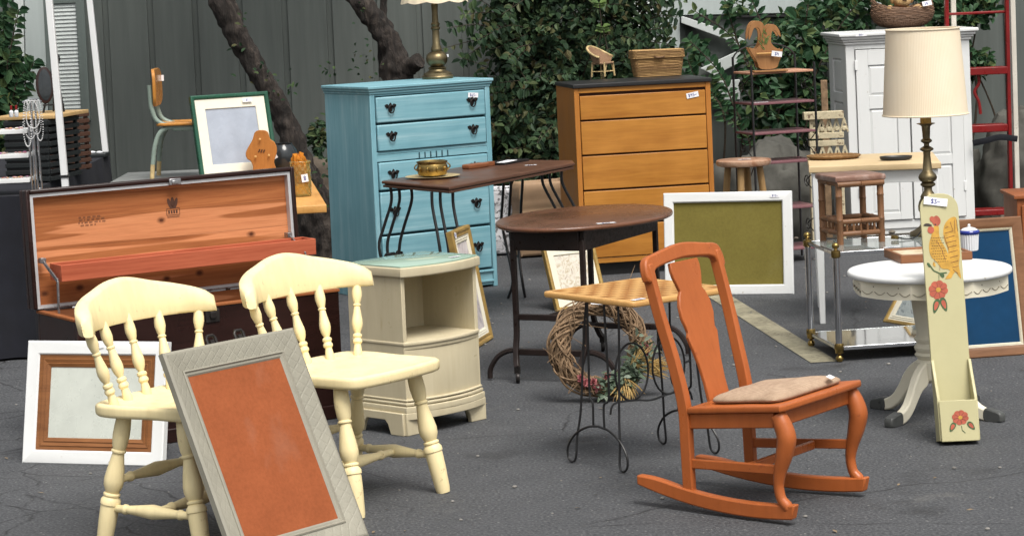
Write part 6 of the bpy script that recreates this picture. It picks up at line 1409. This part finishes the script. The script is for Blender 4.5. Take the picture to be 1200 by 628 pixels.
p = G(308, 201, .751); Z0 = 203; GB = thing('wooden_cutout', 'gingerbread-shaped orange wooden peg board standing on the plank table', 'cutout', (p.x+.035, p.y-.35, .7505), .05)
pts = [(330, 103), (352, 106), (366, 118), (374, 148), (394, 165), (405, 198), (398, 232), (388, 262), (401, 305), (408, 330), (352, 331), (338, 316), (322, 314), (306, 331), (262, 330), (278, 305), (285, 280), (274, 252), (258, 240), (252, 214), (264, 186), (286, 152), (298, 118), (312, 106)]
k_ = 1.12/4.83/226; MT['ginger'] = wood('orange_pine', (.42, .17, .038), (.31, .11, .022), 'Z', .7, .4)
GT = Rx(-.07); g = MB(GT); g.prism(sp2([((x-332)*k_, (331-y)*k_) for x, y in pts], 3), .018); obj('board', g, MT['ginger'], GB, bev=.003, sm=30)
for x, y in ((325, 148), (300, 232), (365, 228)): g = MB(GT @ T((x-332)*k_, 0, (331-y)*k_) @ Rx(PI/2)); g.lathe([(.0035, -.002), (.0035, .01), (.006, .013), (.006, .017), (.002, .019)], n=10); obj('peg', g, MT['pine'], GB)
g = MB(GT @ T((330-332)*k_, -.002, (331-205)*k_))
for a in range(3): g.box(((a-1)*.011, 0, (a-1)*.004), (.006, .002, .016), Ry(.5))
obj('slot', g, MT['gap'], GB, sm=0); g = MB(); g.b2(-.05, .05, .019, .05, 0, .012); obj('stand', g, MT['ginger'], GB, bev=.002)
p = G(337, 199, .751); MT['dark_glass'] = simple('dark_glass', (.025, .03, .034), .06, var=.3)
dg = thing('glass_bowl', 'dark grey glass bowl with a price tag behind the gingerbread cutout', 'bowl', (p.x+.0, p.y-.2, .7505), 0)
g = MB(); g.lathe([(.035, 0), (.05, .008), (.068, .04), (.074, .08), (.068, .115), (.05, .14), (.046, .145), (.048, .15), (.043, .149), (.06, .11), (.066, .08), (.04, .012), (.01, .008)], n=32); obj('body', g, MT['dark_glass'], dg)
price_tag(dg, T(-.045, -.078, .09) @ Rz(-.25) @ Ry(-.45), .045, .03, '$3')
p = G(352.5, 231, .751); MT['amber'] = glass('amber_glass', (.80, .62, .22), .08, .85)
jr2 = thing('jar', 'amber pressed glass jar holding orange cloth on the plank table corner', 'jar', (p.x, p.y+.05, .7505), 0)
g = MB(); g.grid(lambda u, v: (lambda r: (r*math.cos(2*PI*u), r*math.sin(2*PI*u), .002+.158*v))((.044+.002*math.sin(PI*v)+.0016*math.cos(20*PI*u)*math.sin(9*PI*v)+(.003 if v > .93 else 0))), 80, 40, cu=True); g.lathe([(.005, 0), (.042, .001), (.044, .003)], n=40); o_ = obj('body', g, MT['amber'], jr2); o_.modifiers.new('thick', 'SOLIDIFY').thickness = .004
MT['orange_cloth'] = fabric('orange_cloth', (.62, .24, .03), (.45, .15, .015), 900, bmp=.5)
g = MB(); g.grid(lambda u, v: (lambda r: (r*math.cos(2*PI*u)-.006, r*math.sin(2*PI*u), .06+.125*v+.03*noise.noise(V((u*14, v*4, 1)))))((.036-.01*v+.012*noise.noise(V((math.cos(2*PI*u)*3, math.sin(2*PI*u)*3, v*5))))*(1 if v < .97 else .2)), 40, 20, cu=True); obj('cloth', g, MT['orange_cloth'], jr2)
price_tag(jr2, T(.022, -.051, .085) @ Rz(.25) @ Ry(-.12), .03, .035, '8')
# ---------------------------------------------------------------- left: draped table, crates, jewellery
MT['drape'] = simple('black_tablecloth', (.009, .010, .016), .95, var=.4, sc=8)
dt = thing('display_table', 'display table under a floor-length black cloth at the left edge', 'table', (-2.75, 12.0, 0), 0)
g = MB(); X0, X1, Y0_, Y1_, ZT = -.65, .43, 0, 2.65, .77
rect = []
n_ = 40
for i in range(n_): rect.append((X0+(X1-X0)*i/n_, Y0_))
for i in range(60): rect.append((X1, Y0_+(Y1_-Y0_)*i/60))
for i in range(n_): rect.append((X1-(X1-X0)*i/n_, Y1_))
for i in range(60): rect.append((X0, Y1_-(Y1_-Y0_)*i/60))
NN = len(rect); cx_, cy_ = 0, 1.37
def drape(u, v):
    i = int(u*NN) % NN; x, y = rect[i]; f = (1-v)**.8; wv = .020*f*math.sin(i*.62+1.7*noise.noise(V((i*.08, 0, 0))))+.03*f*noise.noise(V((i*.1, v*2, 3)))+.04*f
    dx = (1 if x > X1-1e-6 else -1 if x < X0+1e-6 else 0); dy = (-1 if y < Y0_+1e-6 else 1 if y > Y1_-1e-6 else 0)
    return x+dx*wv, y+dy*wv, .012+(ZT-.012)*v
g.grid(drape, NN, 14, cu=True); g.add([(x, y, ZT) for x, y in rect], [tuple(range(NN))]); obj('tablecloth', g, MT['drape'], dt, sm=60)
g = MB(); g.b2(X0+.02, X1-.02, .02, Y1_-.02, ZT-.03, ZT-.004); obj('tabletop', g, MT['plank_end'], dt, sm=0)
for x in (X0+.1, X1-.1):
    for y in (.1, Y1_-.1): g = MB(); g.b2(x-.02, x+.02, y-.02, y+.02, 0, ZT-.031); obj('leg', g, MT['dark_iron'], dt, sm=0)
MT['crate_black'] = simple('black_plastic', (.014, .017, .018), .45); MT['crate_brown'] = simple('brown_plastic', (.075, .035, .022), .5); MT['ply'] = wood('plywood', (.52, .36, .17), (.40, .25, .10), 'X', .7, .6)
ZD = ZT+.001
def crate(label, loc, rz, w, d, h, mt):
    t = thing('crate', label, 'crate', loc, rz)
    g = MB(); n = 9
    for i in range(n):
        z = h*(i+.5)/n; th = h/n*.62
        g.b2(-w/2, w/2, -.004, .004, z-th/2, z+th/2); g.b2(-w/2, w/2, d-.004, d+.004, z-th/2, z+th/2); g.b2(w/2-.004, w/2+.008, .0045, d-.0045, z-th/2, z+th/2); g.b2(-w/2-.004, -w/2+.004, .0045, d-.0045, z-th/2, z+th/2)
    obj('slats', g, MT[mt], t, bev=.002, sm=0)
    for x in (-w/2+.012, w/2-.012):
        for y in (.014, d-.014): g = MB(); g.b2(x-.009, x+.009, y-.009, y+.009, 0, h); obj('corner_post', g, MT[mt], t, sm=0, bev=.002)
    g = MB(); g.b2(-w/2+.012, w/2-.012, .012, d-.012, .006, .016); g.b2(-w/2+.022, w/2-.022, .006, .010, .03, h-.02); obj('lining', g, MT['black_top'], t, sm=0); return t
cp = at(32, 190, 12.75); cq = at(64, 190, 12.75)
crate('black slatted plastic crate on the black draped table', (cp.x, 12.75, ZD), -.22, .235, .40, .315, 'crate_black')
cp2 = at(91, 170, 13.55); crate('brown slatted crate on the black draped table beside the black crate', (cp2.x-.09, 13.35, ZD), -.5, .10, .24, .31, 'crate_brown')
g = MB(); g.slab(rrect(.33, .46, .006), 0, .018, .002); p = at(60, 131, 12.95); solo(obj('board', g, MT['ply']), 'pale plywood board lying across the black crate', 'board', None, (p.x-.06, 13.0, ZD+.3155), -.22)
ZB = ZD+.3155+.0185
p = at(60, 125, 13.0); es = thing('easel_mirror', 'small dark oval mirror on a black easel on the plywood board', 'mirror', (p.x+.0, 13.02, ZB), .3)
g = MB(); g.bar((-.045, .0, 0), (.03, .03, .28), .008, .008); g.bar((.06, 0, 0), (.024, .03, .275), .008, .008); g.bar((.02, .11, 0), (.026, .035, .27), .008, .008); g.b2(-.045, .06, -.02, .01, .035, .043); obj('stand', g, MT['black_metal'], es)
g = MB(Rx(-.12)); g.slab(ell(.045, .095, 30), -.006, .006, .004, M=T(-.03, -.012, .14) @ Rx(PI/2)); o_ = obj('frame', g, MT['mahogany'], es); g = MB(Rx(-.12)); g.slab(ell(.033, .08, 30), 0, .001, .0005, M=T(-.03, -.0185, .14) @ Rx(PI/2)); obj('mirror_glass', g, MT['dark_glass'], o_)
g = MB(); g.sph((.04, .028, .27), .018, n=8, sc=(1, 1, 1.6)); obj('ornament', g, MT['black_metal'], es)
# tray on the far corner
p = G(116, 183.5, ZD); tt = thing('tray', 'black tray of small pale trinkets on the back corner of the draped table', 'tray', (p.x-.035, p.y-.08, ZD), 0)
g = MB(); g.b2(-.085, .085, 0, .16, 0, .02); obj('base', g, MT['crate_black'], tt, bev=.003)
for i, x in enumerate((-.05, .0, .045)): g = MB(); g.sph((x, .04+.03*(i % 2), .026), .012, n=8, sc=(1.6, 1, .6)); obj('trinket', g, MT['china'], tt)
# tiered jewellery shelf
js = thing('display_stand', 'three-tier white jewellery stand with chrome posts on the black draped table', 'stand', (-2.52, 12.06, ZD), 0)
xr = at(33, 180, 12.06).x+2.52
MT['jewel'] = leafmat('jewellery', [(.75, .73, .68), (.45, .10, .12), (.55, .40, .12), (.70, .70, .72), (.30, .08, .22), (.62, .50, .45)], .25); MT['grey_felt'] = fabric('grey_velvet', (.10, .10, .105), (.07, .07, .075))
for i, v in enumerate((150, 178.5, 207.5)):
    z = at(20, v+2, 12.06).z-ZD; dx = -.0; g = MB(); g.slab([(-.30, 0), (xr-.012*i*0, 0), (xr, .12), (-.30, .12)], z-.02, z, .004); o_ = obj('shelf', g, MT['white'], js)
    g = MB()
    for k in range(34): g.sph((rnd.uniform(-.20, xr-.02), rnd.uniform(.015, .06), z+.004), rnd.uniform(.003, .0085), n=5, sc=(1.4, 1, .7))
    obj('jewellery', g, MT['jewel'], o_, kind='stuff')
for x in (xr+.006, -.306):
    for y in (.02, .10): g = MB(); g.tube([(x, y, 0), (x, y, at(20, 148, 12.06).z-ZD)], .0055, 8); obj('post', g, MT['chrome'], js)
z = at(20, 180, 12.06).z-ZD; g = MB(); g.prism([(-.115, z-.022), (-.03, z-.022), (-.045, z-.09), (-.06, z-.10), (-.085, z-.10), (-.10, z-.09)], .012, T(0, .0, 0)); obj('pouch', g, MT['grey_felt'], js, bev=.004)
# necklace stand
p = at(42, 205, 12.02); nk = thing('necklace_stand', 'chrome stand hung with silver bead necklaces on the black draped table', 'stand', (p.x, 12.02, ZD), 0); zt_ = at(40, 117, 12.02).z-ZD
g = MB(); g.tube([(.004, .02, 0), (-.01, .02, zt_)], .005, 8); g.tube([(.02, .03, 0), (.008, .03, zt_*.98)], .005, 8); g.tube([(-.045, .0, zt_-.01), (-.02, .02, zt_), (.02, .03, zt_), (.045, .0, zt_-.012)], .0045, 8); g.lathe([(.05, 0), (.05, .006), (.012, .012), (.006, .03)], T(.008, .03, 0), 20); obj('rod', g, MT['chrome'], nk)
MT['pearl'] = simple('pale_beads', (.70, .70, .70), .2, var=.25)
for (x, y, wd_, ln_, r) in ((-.028, -.004, .018, .215, .0035), (-.015, .004, .026, .18, .003), (.014, .006, .022, .16, .0026), (.03, -.002, .016, .19, .003), (.002, -.008, .030, .13, .0035)):
    g = MB(); n = 46
    for i in range(n): a = PI*2*i/n; g.sph((x+wd_*math.sin(a)*(1-.25*math.cos(a)), y, zt_-.004-ln_/2+ln_/2*math.cos(a)), r, n=5)
    obj('necklace', g, MT['pearl'], nk)
for i, u in enumerate((9, 15)):
    p = at(u, 140, 12.62); vb = thing('bottle', ('small red-capped glass bottle at the left end of the plywood board', 'second small red-capped bottle, nearer the necklaces')[i], 'bottle', (p.x+.0, 12.72, ZB), 0, 'little bottles')
    g = MB(); g.lathe([(.009, 0), (.011, .003), (.011, .028), (.005, .033), (.005, .036)], n=12); obj('body', g, MT['china'], vb); g = MB(); g.lathe([(.006, .0362), (.006, .056), (.004, .058)], n=12); obj('cap', g, MT['red'], vb)
# ---------------------------------------------------------------- canopy poles
MT['pole'] = paint('white_powder_coat', (.70, .71, .71), sc=5, rough=.4, amt=.92)
def pole(label, u0, u1, Y, w_):
    a, b = at(u0, 0, Y), at(u1, 205, Y); dv = (a-b)/(a.z-b.z); bot = b-dv*b.z; top = a+dv*.6; t = thing('canopy_pole', label, 'pole', bot, 0, 'white canopy poles')
    q = lambda z: tuple(V((dv.x*z, 0, z)))
    g = MB(); g.bar(q(.006), q(top.z), w_, w_); obj('tube', g, MT['pole'], t, bev=.003)
    g = MB(); g.bar(q(b.z-.012), q(b.z+.0), w_+.010, w_+.010); obj('clamp', g, MT['black_metal'], t, bev=.002)
    g = MB(); g.box((0, 0, .003), (.11, .11, .006)); obj('foot_plate', g, MT['pole'], t, bev=.001)
pole('nearer white canopy pole in front of the pale shutter', 57.5, 75.5, 11.75, .031)
pole('farther white canopy pole right of the pale shutter', 105, 126.5, 15.05, .034)
